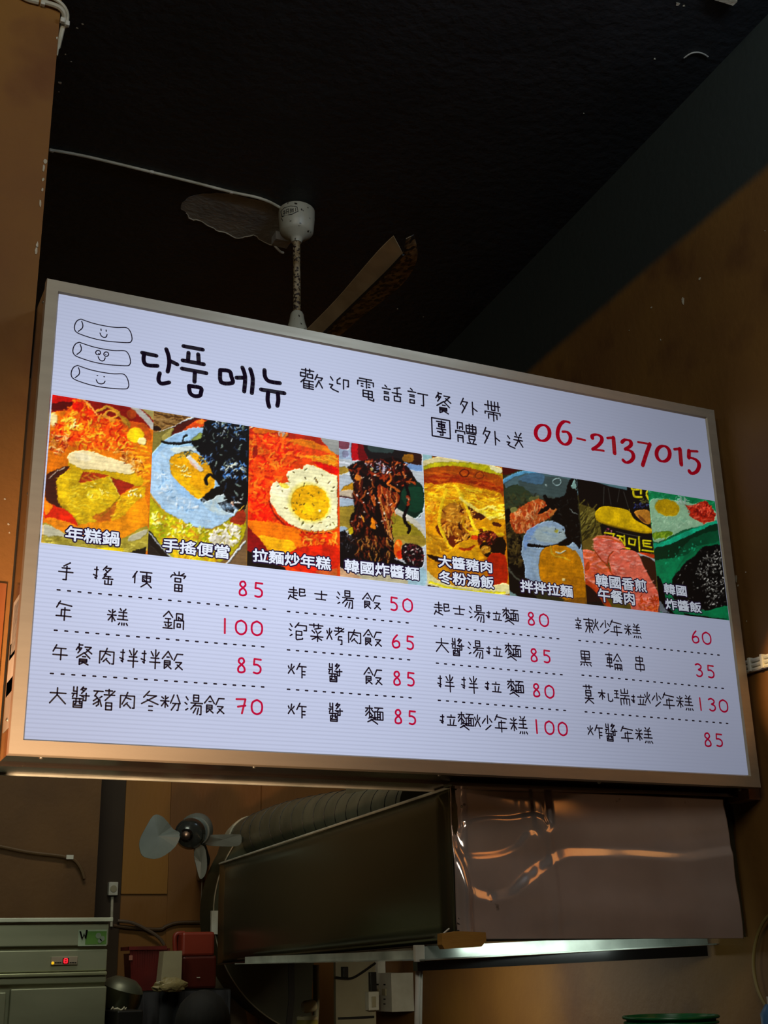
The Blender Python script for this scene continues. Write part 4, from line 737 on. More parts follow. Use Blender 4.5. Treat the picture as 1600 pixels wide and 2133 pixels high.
# 8 black bean rice
p = Pic(138, 213, '#0a6a44')
p.P('#0f7a4c', [(8,8),(110,22),(112,60),(8,30)], wob=1).scat(['#3a9068','#0b6038','#58a080'], R4(8,10,110,32), 40, (4, 9), (1, 2.4), k_=.6).P('#8cae90', [(9,30),(20,24),(40,26),(60,28),(74,32),(84,30),(106,40),(111,58),(84,66),(60,72),(40,82),(15,90),(12,60)]).scat(['#9cbc9c','#7ca488','#a8c4a8'], [(11,50),(60,50),(76,60),(40,78),(14,86)], 90, (3, 6), (1, 2), k_=.5).scat(['#a0b4a8','#88a090'], [(46,22),(60,20),(68,28),(60,34),(50,30)], 26, (3, 5), (1, 2))
p.E('#a88a0c', 36, 38, 19, 12.5, .22).E('#b0900f', 40, 40, 12, 7, .22, .5).P('#a82a14', [(62,34),(74,36),(84,30),(94,27),(102,36),(109,48),(106,58),(92,61),(82,58),(68,49),(72,44)], wob=1).scat(['#c84428','#8a1a10','#d86048','#a83420','#6a120c'], [(66,36),(90,29),(102,38),(107,54),(90,60),(76,50)], 90, (3, 8), (1.2, 2.6)).P('#6a8a20', [(14,76),(40,73),(42,80),(24,84),(15,84)]).scat(['#587a18','#8aa030'], R4(15,76,40,84), 20, (3, 6), (1, 2))
p.P('#16a07c', [(15,92),(28,90),(60,76),(84,66),(111,57),(111,62),(90,70),(60,84),(30,96),(16,99)]).P('#04301c', [(17,100),(36,94),(70,80),(112,62),(114,88),(80,96),(60,112),(20,120)]).P('#085c3c', [(70,86),(112,72),(115,92),(90,94),(76,106),(60,120),(44,136),(20,124),(50,110)], .6).P('#0a7a50', [(18,118),(44,114),(62,110),(52,128),(46,140),(44,154),(30,158),(20,136)], .8)
p.scat(['#30a880','#1a8a60'], [(30,104),(90,88),(70,116),(30,124)], 30, (1, 3), (.8, 1.8), k_=.6).P('#060606', [(20,140),(30,156),(34,180),(50,204),(24,190)])
bk = [(116,94),(100,95),(88,98),(78,110),(64,120),(54,132),(46,140),(43,152),(46,176),(62,186),(90,192),(126,188),(122,140),(119,110)]
p.P('#0a0909', bk).scat(['#9a9a94','#6e6c66','#c8c6be','#34322e'], [(116,100),(98,104),(84,120),(78,140),(92,160),(100,188),(122,184),(120,130)], 190, (1.5, 3.4), (.8, 1.5), curl=.2).scat(['#56524c','#2a2826','#8a8880'], bk, 90, (1.5, 3), (.7, 1.3), curl=.2)
p.P('#0b7248', [(80,196),(100,192),(127,186),(128,204),(100,202),(84,204)]).P('#0a0a08', [(60,196),(80,200),(128,206),(70,206)], wob=1).P('#6a7078', [(22,176),(34,190),(40,197),(25,195)], wob=1)
pics.append((p, (1340, 1005, 7.23)))

def vnoise(h, w_, cell, seed):
    g = np.random.RandomState(seed); a = g.rand(int(h/cell)+3, int(w_/cell)+3); y, x = np.mgrid[0:h, 0:w_]/cell
    yi, xi = y.astype(int), x.astype(int); fy, fx = y-yi, x-xi; fy = fy*fy*(3-2*fy); fx = fx*fx*(3-2*fx)
    return (a[yi, xi]*(1-fx)+a[yi, xi+1]*fx)*(1-fy)+(a[yi+1, xi]*(1-fx)+a[yi+1, xi+1]*fx)*fy
for i_, (p, _) in enumerate(pics):
    # edges of the painted shapes made irregular, then a light blur, then tonal mottling of the print
    h_, w_ = p.h, p.w; yy, xx = np.mgrid[0:h_, 0:w_]
    am = 0 if i_ == 6 else 1; wx = am*((vnoise(h_, w_, 9, i_)-.5)*3+(vnoise(h_, w_, 3.5, i_+20)-.5)*2.4); wy = am*((vnoise(h_, w_, 9, i_+40)-.5)*3+(vnoise(h_, w_, 3.5, i_+60)-.5)*2.4)
    a = p.a[np.clip(yy+wy, 0, h_-1).astype(int), np.clip(xx+wx, 0, w_-1).astype(int)]
    for ax in (0, 1):
        a = (np.roll(a, 1, ax)+3*a+np.roll(a, -1, ax))/5
    lum = a.mean(-1); lum = (np.roll(lum, 1, 0)+lum+np.roll(lum, 1, 1))/3
    em = np.roll(np.roll(lum, -1, 0), -1, 1)-np.roll(np.roll(lum, 1, 0), 1, 1)
    a = a*(1+np.clip(em*.9, -.28, .30))[..., None]
    t = (vnoise(h_, w_, 26, i_+80)-.5)*.22+(vnoise(h_, w_, 9, i_+90)-.5)*.20+(vnoise(h_, w_, 3, i_+99)-.5)*.16
    sat = a.max(-1, keepdims=True)-a.min(-1, keepdims=True)
    a = np.clip(a-.025, 0, 1)*1.03*(1+t[..., None]*(.35+.65*np.clip(sat*1.6, 0, 1)))
    g_ = a.mean(-1, keepdims=True); p.a = np.clip((g_+(a-g_)*1.06)*(1, .98, 1, .93, .95, .82, .86, .9)[i_], 0, 1)

V0, V1 = 0.5645, 1.0010; U0 = 0.0415; DU = (2.3575-0.0415)/8
def lin(a): a = np.clip(a, 0, 1); return np.where(a <= .04045, a/12.92, ((a+.055)/1.055)**2.4)
def ss(x, a, b, ta, tb): t = np.clip((x-a)/(b-a), 0, 1); t = t*t*(3-2*t); return ta+(tb-ta)*t
def gain_at(u, v): return ss(u, .75, 2.4, 1, .40)*ss(v, .75, 1.36, 1, .74)*ss(v, 0, .6, .8, 1)*ss(u, 0, .5, .9, 1)
NXP, NYP = 175, 265
CAP = [('年糕鍋', 135, 250, 1117, 46), ('手搖便當', 337, 479, 1143, 47), ('拉麵炒年糕', 525, 690, 1165.5, 49), ('韓國炸醬麵', 716, 874, 1187, 48),
       [('大醬豬肉', 911, 1026, 1175.5, 41), ('冬粉湯飯', 912, 1030, 1208, 42)], ('拌拌拉麵', 1082, 1194, 1226.5, 41),
       [('韓國香煎', 1239, 1348, 1215, 42), ('午餐肉', 1244, 1323, 1243.5, 39)], [('韓國', 1381, 1431, 1229, 31), ('炸醬飯', 1384, 1462, 1262, 34)]]
def cjk(txt, xa, xb, yc, hpx, off, m, y, name, parent, ring=0.0):
    c = bpy.data.curves.new('t', 'FONT'); c.body = txt; c.offset = off; c.align_x = 'CENTER'; c.align_y = 'CENTER'; c.resolution_u = 2; c.space_character = 1.0
    o = bpy.data.objects.new('t', c); COL.objects.link(o); bpy.context.view_layer.update()
    dg = bpy.context.evaluated_depsgraph_get(); me = bpy.data.meshes.new_from_object(o.evaluated_get(dg)); bpy.data.objects.remove(o); 
    n = len(me.vertices); co = np.zeros(n*3); me.vertices.foreach_get('co', co); co = co.reshape(-1, 3)
    x0, x1, y0, y1 = co[:, 0].min(), co[:, 0].max(), co[:, 1].min(), co[:, 1].max()
    ya_ = yc-(xb-xa)/2*(1869-yc)/(6618-xa); A = uvpx(xa, yc-(xb-xa)/2*.105); B = uvpx(xb, yc+(xb-xa)/2*.105); cc = (A+B)/2
    Wd = (B-A)[0]; s_ = (1869-yc)/(6618-xa); Hh = (hpx-s_*(xb-xa))*pxs((xa+xb)/2, yc)[1]
    kx = Wd/(x1-x0); ky = Hh/(y1-y0)
    out = np.zeros_like(co); out[:, 0] = cc[0]+(co[:, 0]-(x0+x1)/2)*kx; out[:, 1] = y-SY; out[:, 2] = cc[1]+(co[:, 1]-(y0+y1)/2)*ky
    if ring:
        fl = [tuple(p_.vertices) for p_ in me.polygons]; nn = len(out); V_ = []; F_ = []
        for k_ in range(12):
            V_.append(out+np.array([ring*math.cos(k_*PI/6), 0, ring*math.sin(k_*PI/6)])); F_ += [tuple(i_+k_*nn for i_ in f_) for f_ in fl]
        me = bpy.data.meshes.new(name); me.from_pydata(np.concatenate(V_).tolist(), [], F_)
    else: me.vertices.foreach_set('co', out.ravel())
    me.update(); me.name = name; me.materials.clear(); me.materials.append(m)
    ob = bpy.data.objects.new(name, me); COL.objects.link(ob); ob.parent = parent; return ob
PL = ['rice cake hot pot', 'fried egg and seaweed lunch box', 'red stew with a fried egg', 'dark black bean noodles lifted high', 'yellow soybean pork soup', 'egg, kimchi and seaweed noodles', 'pink luncheon meat slices before tins', 'black bean rice in a green dish']
for i, (p, (ox, oy, sc_)) in enumerate(pics):
    ua, ub = U0+DU*i, U0+DU*(i+1)
    uu, vv = np.meshgrid(np.linspace(ua, ub, NXP), np.linspace(V1, V0, NYP))
    # back to the drawing's own coordinates
    Pw = np.stack([SX+uu, np.full_like(uu, FY), SZ+vv], -1)-EYE
    zc = Pw@cf; px = 800+FPX*(Pw@cr)/zc; py = 1066.5-FPX*(Pw@cu)/zc
    gx = (px-ox)*sc_/10*Pic.S-.5; gy = (py-oy)*sc_/10*Pic.S-.5
    x0 = np.clip(np.floor(gx).astype(int), 0, p.w-2); y0 = np.clip(np.floor(gy).astype(int), 0, p.h-2)
    fx = np.clip(gx-x0, 0, 1)[..., None]; fy = np.clip(gy-y0, 0, 1)[..., None]; A_ = p.a
    c = A_[y0, x0]*(1-fx)*(1-fy)+A_[y0, x0+1]*fx*(1-fy)+A_[y0+1, x0]*(1-fx)*fy+A_[y0+1, x0+1]*fx*fy
    c = lin(c)**1.10/gain_at(uu, vv)[..., None]*1.05
    n = NXP*NYP; me = bpy.data.meshes.new('food_photo')
    co = np.stack([uu, np.full_like(uu, FY-.0006-SY), vv], -1).reshape(-1, 3)
    me.vertices.add(n); me.vertices.foreach_set('co', co.ravel())
    q = np.arange(n).reshape(NYP, NXP); f = np.stack([q[1:, :-1], q[1:, 1:], q[:-1, 1:], q[:-1, :-1]], -1).reshape(-1, 4); nf = len(f)
    me.loops.add(nf*4); me.polygons.add(nf); me.loops.foreach_set('vertex_index', f.ravel().astype(np.int32)); me.polygons.foreach_set('loop_start', np.arange(0, nf*4, 4, dtype=np.int32))
    me.update(calc_edges=True); ca = me.color_attributes.new('print', 'FLOAT_COLOR', 'POINT')
    ca.data.foreach_set('color', np.concatenate([c.reshape(-1, 3), np.ones((n, 1))], 1).ravel().astype(np.float32)); me.materials.append(P_photo)
    ph = bpy.data.objects.new('food_photo', me); COL.objects.link(ph); ph.parent = sign; ph['label'] = 'printed photo of '+PL[i]
    cps = CAP[i] if isinstance(CAP[i], list) else [CAP[i]]
    for (t, xa, xb, yc, hp) in cps:
        cjk(t, xa+2, xb-2, yc, hp-4, 0, P_out, FY-.0011, 'caption_outline', ph, ring=.0050)
        cjk(t, xa+2, xb-2, yc, hp-4, 0, P_cap, FY-.0016, 'caption', ph, ring=.0011)

# steel ledge carrying the sign behind its bottom edge, over the kitchen opening
lx = at(925, 1640, 1, 3.53)[0]
led = thing('support_ledge', (1.1, 3.47, SZ-.02), 'thin dark steel ledge under the back of the menu sign', 'ledge')
obj('ledge_plate', box((PX+.002, 3.40, SZ-.003), (lx+.1, 3.535, SZ+.02)), M_case, led)
obj('ledge_lip', box((PX+.002, 3.528, SZ-.008), (lx+.1, 3.536, SZ+.0)), M_gutter, led)

# ------------------------------------------------------------------ range hood: long steel box running back along the right side
hx0, hy0 = 1.815, 3.415
def hside(y, dx=0): return hx0+dx+(y-hy0)*wd[0]/wd[1]
hy1 = 5.95
def onh(x, y):          # photo pixel -> point on the hood's left side plane
    d = cf + cr*(x-800)/FPX + cu*(1066.5-y)/FPX; k_ = wd[0]/wd[1]; t = (hx0-hy0*k_-EYE[0]+EYE[1]*k_)/(d[0]-k_*d[1]); return EYE+d*t
A0, A1, B0, B1 = onh(935, 1642), onh(458, 1800), onh(953, 1962), onh(452, 2008)
hood = thing('range_hood', (2.3, 4.6, B0[2]), 'long dark stainless range hood behind the crumpled steel sheet', 'range hood')
hy1 = A1[1]; dirw = np.array([wd[0]/wd[1], 1, 0])
A0 = np.array([hside(hy0), hy0, A0[2]]); B0 = np.array([hside(hy0), hy0, B0[2]]); A1 = np.array([hside(hy1), hy1, A1[2]]); B1 = np.array([hside(hy1), hy1, B1[2]])
def rw(p): q = p.copy(); q[0] = wallx(p[1])-.01; return q
NS = 24
hs = MB(); 
grid = []
for i in range(NS+1):
    t = i/NS
    for j in range(9):
        s_ = j/8; q = (A0*(1-t)+A1*t)*(1-s_)+(B0*(1-t)+B1*t)*s_
        q = q+np.array([-1, 0, 0])*(0.004*math.sin(t*7.5)*math.sin(PI*s_)); grid.append(q)
hs.add(grid, [(i*9+j, (i+1)*9+j, (i+1)*9+j+1, i*9+j+1) for i in range(NS) for j in range(8)])
o = obj('side_panel', hs, M_steel_dark, hood, smooth=True)
sm = o.modifiers.new('thick', 'SOLIDIFY'); sm.thickness = 0.004; sm.offset = -1
def slab(P, off): return MB().prism(P, off)
obj('top_panel', slab([A0, A1, rw(A1), rw(A0)], (0, 0, -.006)), M_steel_dark, hood)
obj('bottom_panel', slab([B0+[0, .012, .01], B1+[0, 0, .01], rw(B1)+[0, 0, .01], rw(B0)+[0, .012, .01]], (0, 0, .006)), M_steel_dark, hood)
obj('end_panel', slab([A1, B1, rw(B1), rw(A1)], (0, .004, 0)), M_steel_dark, hood)
obj('front_panel', slab([A0+[0, .004, 0], B0+[0, .004, 0], rw(B0)+[0, .004, 0], rw(A0)+[0, .004, 0]], (0, .006, 0)), M_steel_dark, hood)
obj('light_leak_plate', box((A0[0]+.01, 3.412, A0[2]-.002), (wallx(3.42)-.003, 3.420, SZ+.12)), M_case, hood, label='added plate blocking a light leak below the sign')  # added to stop kitchen light leaking over the hood's front
obj('rolled_edge', tube([A0+[-.002, 0, .002], A1+[-.002, 0, .002]], .0045, 8), M_gutter, hood, label='rolled top edge with its highlight painted in as pale steel')  # pale steel stands in for the highlight along the edge
obj('lower_edge', tube([B0+[-.002, 0, -.002], B1+[-.002, 0, -.002]], .003, 8), M_blackgloss, hood)

# crumpled stainless sheet nailed over the hood's front end
sh = thing('stainless_sheet', (2.33, 3.40, 1.56), 'crumpled stainless steel sheet below the menu sign with warm reflections', 'metal sheet')
q4 = [(937, 1638), (1511, 1664), (1548, 1955), (953, 1957)]
YS = 3.395
Q = [at(x, y, 1, YS-(0.075 if x > 1400 else 0)) for x, y in q4]
NX_, NZ_ = 260, 150
def s2(x, y): p = at(x, y, 1, YS); return np.array([p[0], p[2]])
curves = [([(1530,1776),(1495,1774),(1450,1780),(1400,1786),(1300,1779),(1200,1776),(1165,1778),(1130,1797),(1090,1828),(1060,1855),(1035,1864),(1012,1866),(985,1858),(966,1835),(958,1780),(955,1727)], .015),
          ([(955,1727),(975,1712),(1010,1703),(1060,1703),(1110,1697),(1138,1718),(1135,1731)], .0085), ([(962,1782),(1010,1781),(1045,1775),(1075,1760),(1090,1740),(1105,1733)], .0085)]
S_, T_ = np.meshgrid(np.linspace(0, 1, NX_), np.linspace(0, 1, NZ_))       # T 0 = bottom
bl_, br_, tl_, tr_ = [np.array(q) for q in (Q[3], Q[2], Q[0], Q[1])]
G3 = (bl_*(1-S_[..., None])+br_*S_[..., None])*(1-T_[..., None])+(tl_*(1-S_[..., None])+tr_*S_[..., None])*T_[..., None]
gx, gz = G3[..., 0], G3[..., 2]; band = np.zeros_like(gx)
for pts, wv in curves:
    P_ = crom([s2(x, y) for x, y in pts], 5); dmin = np.full(gx.shape, 9.0)
    for i in range(len(P_)-1):
        a, b = P_[i], P_[i+1]; d = b-a; t = np.clip(((gx-a[0])*d[0]+(gz-a[1])*d[1])/(d@d+1e-12), 0, 1); dmin = np.minimum(dmin, np.hypot(gx-a[0]-t*d[0], gz-a[1]-t*d[1]))
    band = np.maximum(band, np.exp(-(dmin/wv)**4))
dz = (tl_[2]-bl_[2])/(NZ_-1)
STEEP = 0.36
slope = STEEP*band
slope += 0.085*np.sin(gz*26+2.6*np.sin(gx*3.1)) + 0.03*np.sin(gz*63+3*np.sin(gx*4.3+1))*np.exp(-((gz-1.6)/.16)**2)
hgt = np.cumsum(slope, 0)*dz
hgt -= hgt.mean(0)[None, :]
# smooth along x so the relief stays a gentle dent
ker = np.exp(-np.linspace(-2, 2, 9)**2); ker /= ker.sum()
pad = np.pad(hgt, ((0, 0), (4, 4)), 'edge'); hgt = sum(ker[i]*pad[:, i:i+NX_] for i in range(9))
for (cx_, cz_, a_, w_) in [(*s2(961, 1680), .004, .012), (*s2(1112, 1732), .004, .014), (*s2(1018, 1866), .003, .012), (*s2(1490, 1680), .004, .02)]:
    hgt += a_*np.exp(-((gx-cx_)**2+(gz-cz_)**2)/w_**2)
G3[..., 1] = YS+hgt-.075*S_
G3[..., 0] += 0.0
me = bpy.data.meshes.new('sheet_metal'); n = NX_*NZ_; off = np.array(wloc(sh))
me.vertices.add(n); me.vertices.foreach_set('co', (G3.reshape(-1, 3)-off).ravel())
q = np.arange(n).reshape(NZ_, NX_); f = np.stack([q[:-1, :-1], q[:-1, 1:], q[1:, 1:], q[1:, :-1]], -1).reshape(-1, 4); nf = len(f)
me.loops.add(nf*4); me.polygons.add(nf); me.loops.foreach_set('vertex_index', f.ravel().astype(np.int32)); me.polygons.foreach_set('loop_start', np.arange(0, nf*4, 4, dtype=np.int32))
me.update(calc_edges=True); me.polygons.foreach_set('use_smooth', [True]*nf); me.materials.append(M_sheet)
so = bpy.data.objects.new('sheet_metal', me); COL.objects.link(so); so.parent = sh
sm = so.modifiers.new('thick', 'SOLIDIFY'); sm.thickness = .0012; sm.offset = 1
for x, y in [(962, 1680), (1113, 1731), (1017, 1866), (1504, 1797)]:
    p = at(x, y, 1, YS-.008); obj('nail_head', MB().ball(p, (.004, .004, .004), 10, 6), M_steel if x < 1100 else M_black, sh)
for x, y in [(1518, 1862), (1505, 1816)]:
    p = at(x, y, 1, YS-.012); obj('grease_spot', flake(p, (0, -1, 0), .010 if y > 1850 else .005, .6, x), M_blackgloss, sh)
for j_, ln_ in enumerate([[(952, 1922), (965, 1930), (985, 1936)], [(955, 1912), (968, 1926), (990, 1930)], [(960, 1935), (975, 1922), (992, 1918)], [(984, 1892), (989, 1899), (988, 1912)], [(950, 1938), (970, 1938), (994, 1938)], [(972, 1920), (972, 1938)], [(1006, 1938), (1010, 1930)]]):
    obj('scratch', tube([at(x, y, 1, YS-.006) for x, y in ln_], .0014, 5), M_black, sh)
# bare metal ledge strip above the sheet, under the sign
xa, xb = at(937, 1620, 1, 3.34)[0], at(1541, 1650, 1, 3.34)[0]
tag(obj('steel_rail', box((xa, 3.325, SZ-.017), (wallx(3.33)-.002, 3.385, SZ-.004), .003), M_case), 'narrow steel rail between the sign and the crumpled sheet', 'rail')

# gutter channel along the hood's bottom edges
gut = thing('grease_gutter', (2.2, 3.6, 1.47), 'shiny steel grease gutter under the hood and crumpled sheet', 'gutter')
def chan(a, b, h, t_=.004, w_=.05):
    a = np.array(a, float); b = np.array(b, float); d = b-a; d /= np.linalg.norm(d); n_ = np.cross(d, [0, 0, 1.0]); n_ /= np.linalg.norm(n_)
    m_ = MB(); m_.prism([a, a+[0, 0, h], a+[0, 0, h]-n_*t_, a-n_*t_], b-a); m_.prism([a, a-n_*w_, a-n_*w_+[0, 0, t_], a+[0, 0, t_]], b-a); return m_
ga = at(870, 2001, 1, 3.62); gb = at(1445, 1961, 1, 3.05); gb = np.array([wallx(3.62)-.02, 3.62, 0]); gb[2] = at(1330, 1971, 1, 3.62)[2]
gc = at(512, 2008, 0, hside(5.6)-.02)
h_a = at(870, 1972, 1, 3.62)[2]-ga[2]
obj('front_channel', chan(gb, ga, .040), M_gutter, gut)
obj('side_channel', chan(ga, gc, .030), M_gutter, gut)
obj('corner_clip', box(ga+[-.012, -.012, -.004], ga+[.02, .006, .045], .002), M_white, gut)
zb_ = at(1200, 2000, 1, 3.60)[2]
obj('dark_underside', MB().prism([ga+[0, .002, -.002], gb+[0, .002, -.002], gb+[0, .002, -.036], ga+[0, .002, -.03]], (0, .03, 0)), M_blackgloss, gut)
# wooden block on the gutter at the sheet's corner
p0 = at(917, 1976, 1, 3.36); p1 = at(1009, 1943, 1, 3.36)
bk_ = [at(x, y, 1, 3.36) for x, y in [(917, 1945), (950, 1940), (1008, 1942), (1009, 1960), (999, 1972), (922, 1977), (917, 1968)]]
blk = obj('wooden_block', MB().prism([p_+np.array([0, -.012, 0]) for p_ in bk_], (0, .03, 0)), M_wood)
tag(blk, 'small worn tan wooden block at the lower left corner of the crumpled sheet', 'block')
tw = [at(x, y, 1, 3.355) for x, y in crom([(924, 1944), (930, 1939), (936, 1934)], 4)]
obj('wire_tie', tube([tw[0], tw[-1]], .0022, 6), M_white, blk)

# ------------------------------------------------------------------ spiral duct and blower behind the hood
ang = lambda x, y, Y: at(x, y, 1, Y)
duct = thing('spiral_duct', (2.2, 5.2, 2.0), 'ribbed grey ventilation duct lying on top of the hood', 'duct')
def onh2(x, y, off):
    d = cf + cr*(x-800)/FPX + cu*(1066.5-y)/FPX; k_ = wd[0]/wd[1]; t = (hx0+off-hy0*k_-EYE[0]+EYE[1]*k_)/(d[0]-k_*d[1]); return EYE+d*t
dc = crom([onh2(500, 1812, .26), onh2(506, 1782, .27), onh2(528, 1754, .28), onh2(600, 1724, .29), onh2(690, 1704, .29), onh2(780, 1692, .29), onh2(880, 1674, .29)], 8)
dist = [np.linalg.norm(p_-EYE) for p_ in dc]
def rpx(px, d_): return px*d_/FPX
rad = [rpx(50, d_) for d_ in dist]
obj('duct_tube', MB().tube(dc, rad, 28), M_duct, duct)
k0 = 14
nr = 17
for i in range(nr):                          # ribs of the spiral seam
    k_ = 19+i*2
    if k_+1 >= len(dc): break
    c = dc[k_]; t = dc[k_+1]-dc[k_-1]; t /= np.linalg.norm(t); e_ = np.cross(t, [0, 0, 1.0]); e_ /= np.linalg.norm(e_); g_ = np.cross(t, e_)
    ring = [c+(rad[k_]+.001)*(math.cos(2*PI*j/24)*e_+math.sin(2*PI*j/24)*g_)for j in range(25)]
    obj('seam', MB().tube(ring, .0019, 5), M_black, duct)
obj('tape_collar', MB().tube(dc[13:17], [r_*1.06 for r_ in rad[13:17]], 28), M_tape, duct, label='pale tape wound round the duct joint')
dd0 = at(775, 1655, 1, 5.1); 
obj('branch_duct', box(at(783, 1700, 1, 4.6), at(930, 1600, 1, 4.6)+[0, .3, .15]), M_duct, duct, label='flat dark box the duct joins')
blo = thing('exhaust_blower', (2.0, 6.2, 1.2), 'big round dark exhaust blower housing behind the far end of the hood', 'blower')
YBL = 6.25
circ = [(707+262*math.cos(t), 1903+262*math.sin(t)) for t in np.linspace(math.radians(218), math.radians(105), 34)]
def shell(grow, y, th, right):
    pts = [(707+(262+grow)*math.cos(t), 1903+(262+grow)*math.sin(t)) for t in np.linspace(math.radians(218), math.radians(103), 34)]
    return MB().prism([at(x, y_, 1, y) for x, y_ in pts+right], (0, th, 0))
obj('housing_face', shell(0, YBL, .03, [(640, 2090), (652, 2040), (653, 1990), (600, 1800), (560, 1745)]), M_blower, blo)
obj('housing_drum', shell(-3, YBL+.03, .26, [(650, 2060), (655, 1990), (600, 1800), (560, 1750)]), M_blower, blo)
obj('housing_rim', MB().tube([at(x, y_, 1, YBL-.002) for x, y_ in circ], .0035, 8), M_blower2, blo, label='pale edge of the housing')
obj('seam_band', MB().prism([at(x, y_, 1, YBL-.004) for x, y_ in [(601, 2000), (613, 2000), (614, 2080), (606, 2160), (594, 2150), (602, 2080)]], (0, .004, 0)), M_black, blo, label='dark vertical seam')
obj('name_plate', MB().prism([at(x, y_, 1, YBL-.02) for x, y_ in [(441, 1897), (456, 1897), (456, 1946), (441, 1946)]], (0, .02, 0)), M_white, blo)
# pale curved pipe behind the blower
pp_ = crom([at(452, 2010, 1, 6.6), at(466, 2045, 1, 6.6), at(480, 2080, 1, 6.6), at(492, 2133, 1, 6.6), at(490, 2200, 1, 6.6)], 5)
tag(obj('pale_pipe', MB().tube(pp_, [.03, .034, .04, .045, .05, .055, .06, .06, .06, .06, .06, .06, .06, .06, .06, .06, .06, .06, .06, .06, .06][:len(pp_)], 16), mat('pale_pipe_paint', '#a0927a', .6)), 'pale curved pipe between the person and the blower housing', 'pipe')

# ------------------------------------------------------------------ wall fan in the kitchen
FYk = 6.12
fc = at(396, 1740, 1, FYk); kk = np.linalg.norm(fc-EYE)/FPX
wf = thing('wall_fan', tuple(at(430, 1830, 1, YB-.1)), 'grey blue wall fan without a guard in front of the plywood wall', 'fan')
fdir = np.array([-.35, -.9, -.22]); fdir /= np.linalg.norm(fdir)
obj('motor_housing', MB().lathe([(.02, -.16), (.05, -.15), (.078, -.10), (.085, -.02), (.07, .02), (.03, .03)], at(408, 1731, 1, FYk+.06), fdir, 28), M_fanblue, wf)
hubc = at(389, 1738, 1, FYk-.04)
obj('hub', MB().lathe([(.074, -.05), (.076, -.02), (.062, .012), (.034, .026)], hubc+[.015, 0, .0], fdir, 28), mat('smoke_grey_hub', '#262b2b', .15), wf, label='dark glossy hub')
obj('hub_knob', MB().lathe([(.030, 0), (.032, .02), (.022, .034), (.008, .036)], hubc+fdir*.015, fdir, 20), M_blackgloss, wf, label='black centre knob')
def bladepx(pts, y0_, tw_=.06, th=.006):
    P_ = [at(x, y, 1, FYk+y0_)+np.array([0, tw_*((i % len(pts))/len(pts)-.5), 0]) for i, (x, y) in enumerate(pts)]
    P_ = crom(P_, 3, True)[:-1]; c = sum(P_)/len(P_); mb = MB(); n_ = len(P_); off = np.array([0, th, 0])
    mb.add([c]+P_+[c+off]+[p_+off for p_ in P_], [(0, 1+i, 1+(i+1) % n_) for i in range(n_)]+[(n_+1, n_+2+(i+1) % n_, n_+2+i) for i in range(n_)]+[(1+i, n_+2+i, n_+2+(i+1) % n_, 1+(i+1) % n_) for i in range(n_)])
    return mb
obj('blade', bladepx([(372, 1738), (362, 1765), (330, 1788), (300, 1786), (291, 1772), (291, 1750), (305, 1722), (321, 1698), (338, 1699), (352, 1712), (364, 1726)], -.03), M_fanblue, wf)
obj('blade', bladepx([(408, 1762), (424, 1764), (430, 1790), (430, 1812), (425, 1826), (417, 1830), (411, 1808), (406, 1782)], .0, .03), M_fanblue, wf)
obj('blade', bladepx([(420, 1742), (450, 1739), (488, 1738), (502, 1740), (500, 1760), (470, 1763), (424, 1758)], .05, .03), M_fanblue, wf)
obj('wall_bracket', MB().tube([at(408, 1738, 1, FYk+.2), at(424, 1790, 1, FYk+.35), at(421, 1826, 1, YB-.02)], .035, 12), M_blackgloss, wf)
obj('pull_cord', tube([at(421, 1826, 1, YB-.03), at(418, 1925, 1, YB-.03)], .004, 6), M_cable, wf)

# ------------------------------------------------------------------ ceiling fan above / behind the sign
cc = at(618, 438, 2, HC); cc[2] = HC
cf_ = thing('ceiling_fan', (cc[0], cc[1], HC), 'old speckled white ceiling fan hanging behind the menu sign', 'fan')
kc = np.linalg.norm(cc-EYE)/FPX
R1 = 36.5*kc
obj('canopy', MB().lathe([(R1*.9, 0), (R1, -.008), (R1*1.0, -.05), (R1*.92, -.118), (R1*.80, -.13), (R1*.40, -.150), (.028, -.155), (.022, -.172)], cc, (0, 0, 1), 36), M_fanwhite, cf_)
zr = HC-.165
d620 = lambda yy: (lambda d: EYE+d*(cc[1]/d[1]))(cf + cr*(622-800)/FPX + cu*(1066.5-yy)/FPX)
zm = d620(657)[2]
obj('down_rod', MB().tube([(cc[0], cc[1], zr), (cc[0]+.003, cc[1], zm)], .0165, 16), M_rod, cf_)
obj('rod_coupling', MB().lathe([(.024, 0), (.030, -.012), (.036, -.05), (.048, -.09), (.05, -.15)], (cc[0]+.003, cc[1], zm+.012), (0, 0, 1), 24), M_fanwhite, cf_)
zmot = zm-.16
obj('motor', MB().lathe([(.05, .04), (.11, .02), (.13, -.02), (.13, -.07), (.09, -.11), (.04, -.12)], (cc[0], cc[1], zmot), (0, 0, 1), 32), M_fanwhite, cf_)
zbl = zmot-.02
# blade: warm enamelled strip and greasy strip meeting at the stiffening crease
def onz(x, y, z_): return at(x, y, 2, z_)
cr0, cr1 = onz(672, 692, zbl), onz(838, 530, zbl)
Lt = [onz(640, 688, zbl), onz(700, 625, zbl), onz(768, 548, zbl), onz(795, 512, zbl), onz(812, 492, zbl)]
def strip(top, bot, th=.004):
    n_ = len(top); mb = MB(); vs = list(top)+list(bot); o_ = np.array([0, 0, th]); vs += [v_+o_ for v_ in vs]
    fs = []
    for i in range(n_-1):
        fs += [(i, i+1, n_+i+1, n_+i), (2*n_+i, 3*n_+i, 3*n_+i+1, 2*n_+i+1), (i, 2*n_+i, 2*n_+i+1, i+1), (n_+i, n_+i+1, 3*n_+i+1, 3*n_+i)]
    fs += [(0, n_, 3*n_, 2*n_), (n_-1, 3*n_-1, 4*n_-1, 2*n_-1)]
    return mb.add(vs, fs)
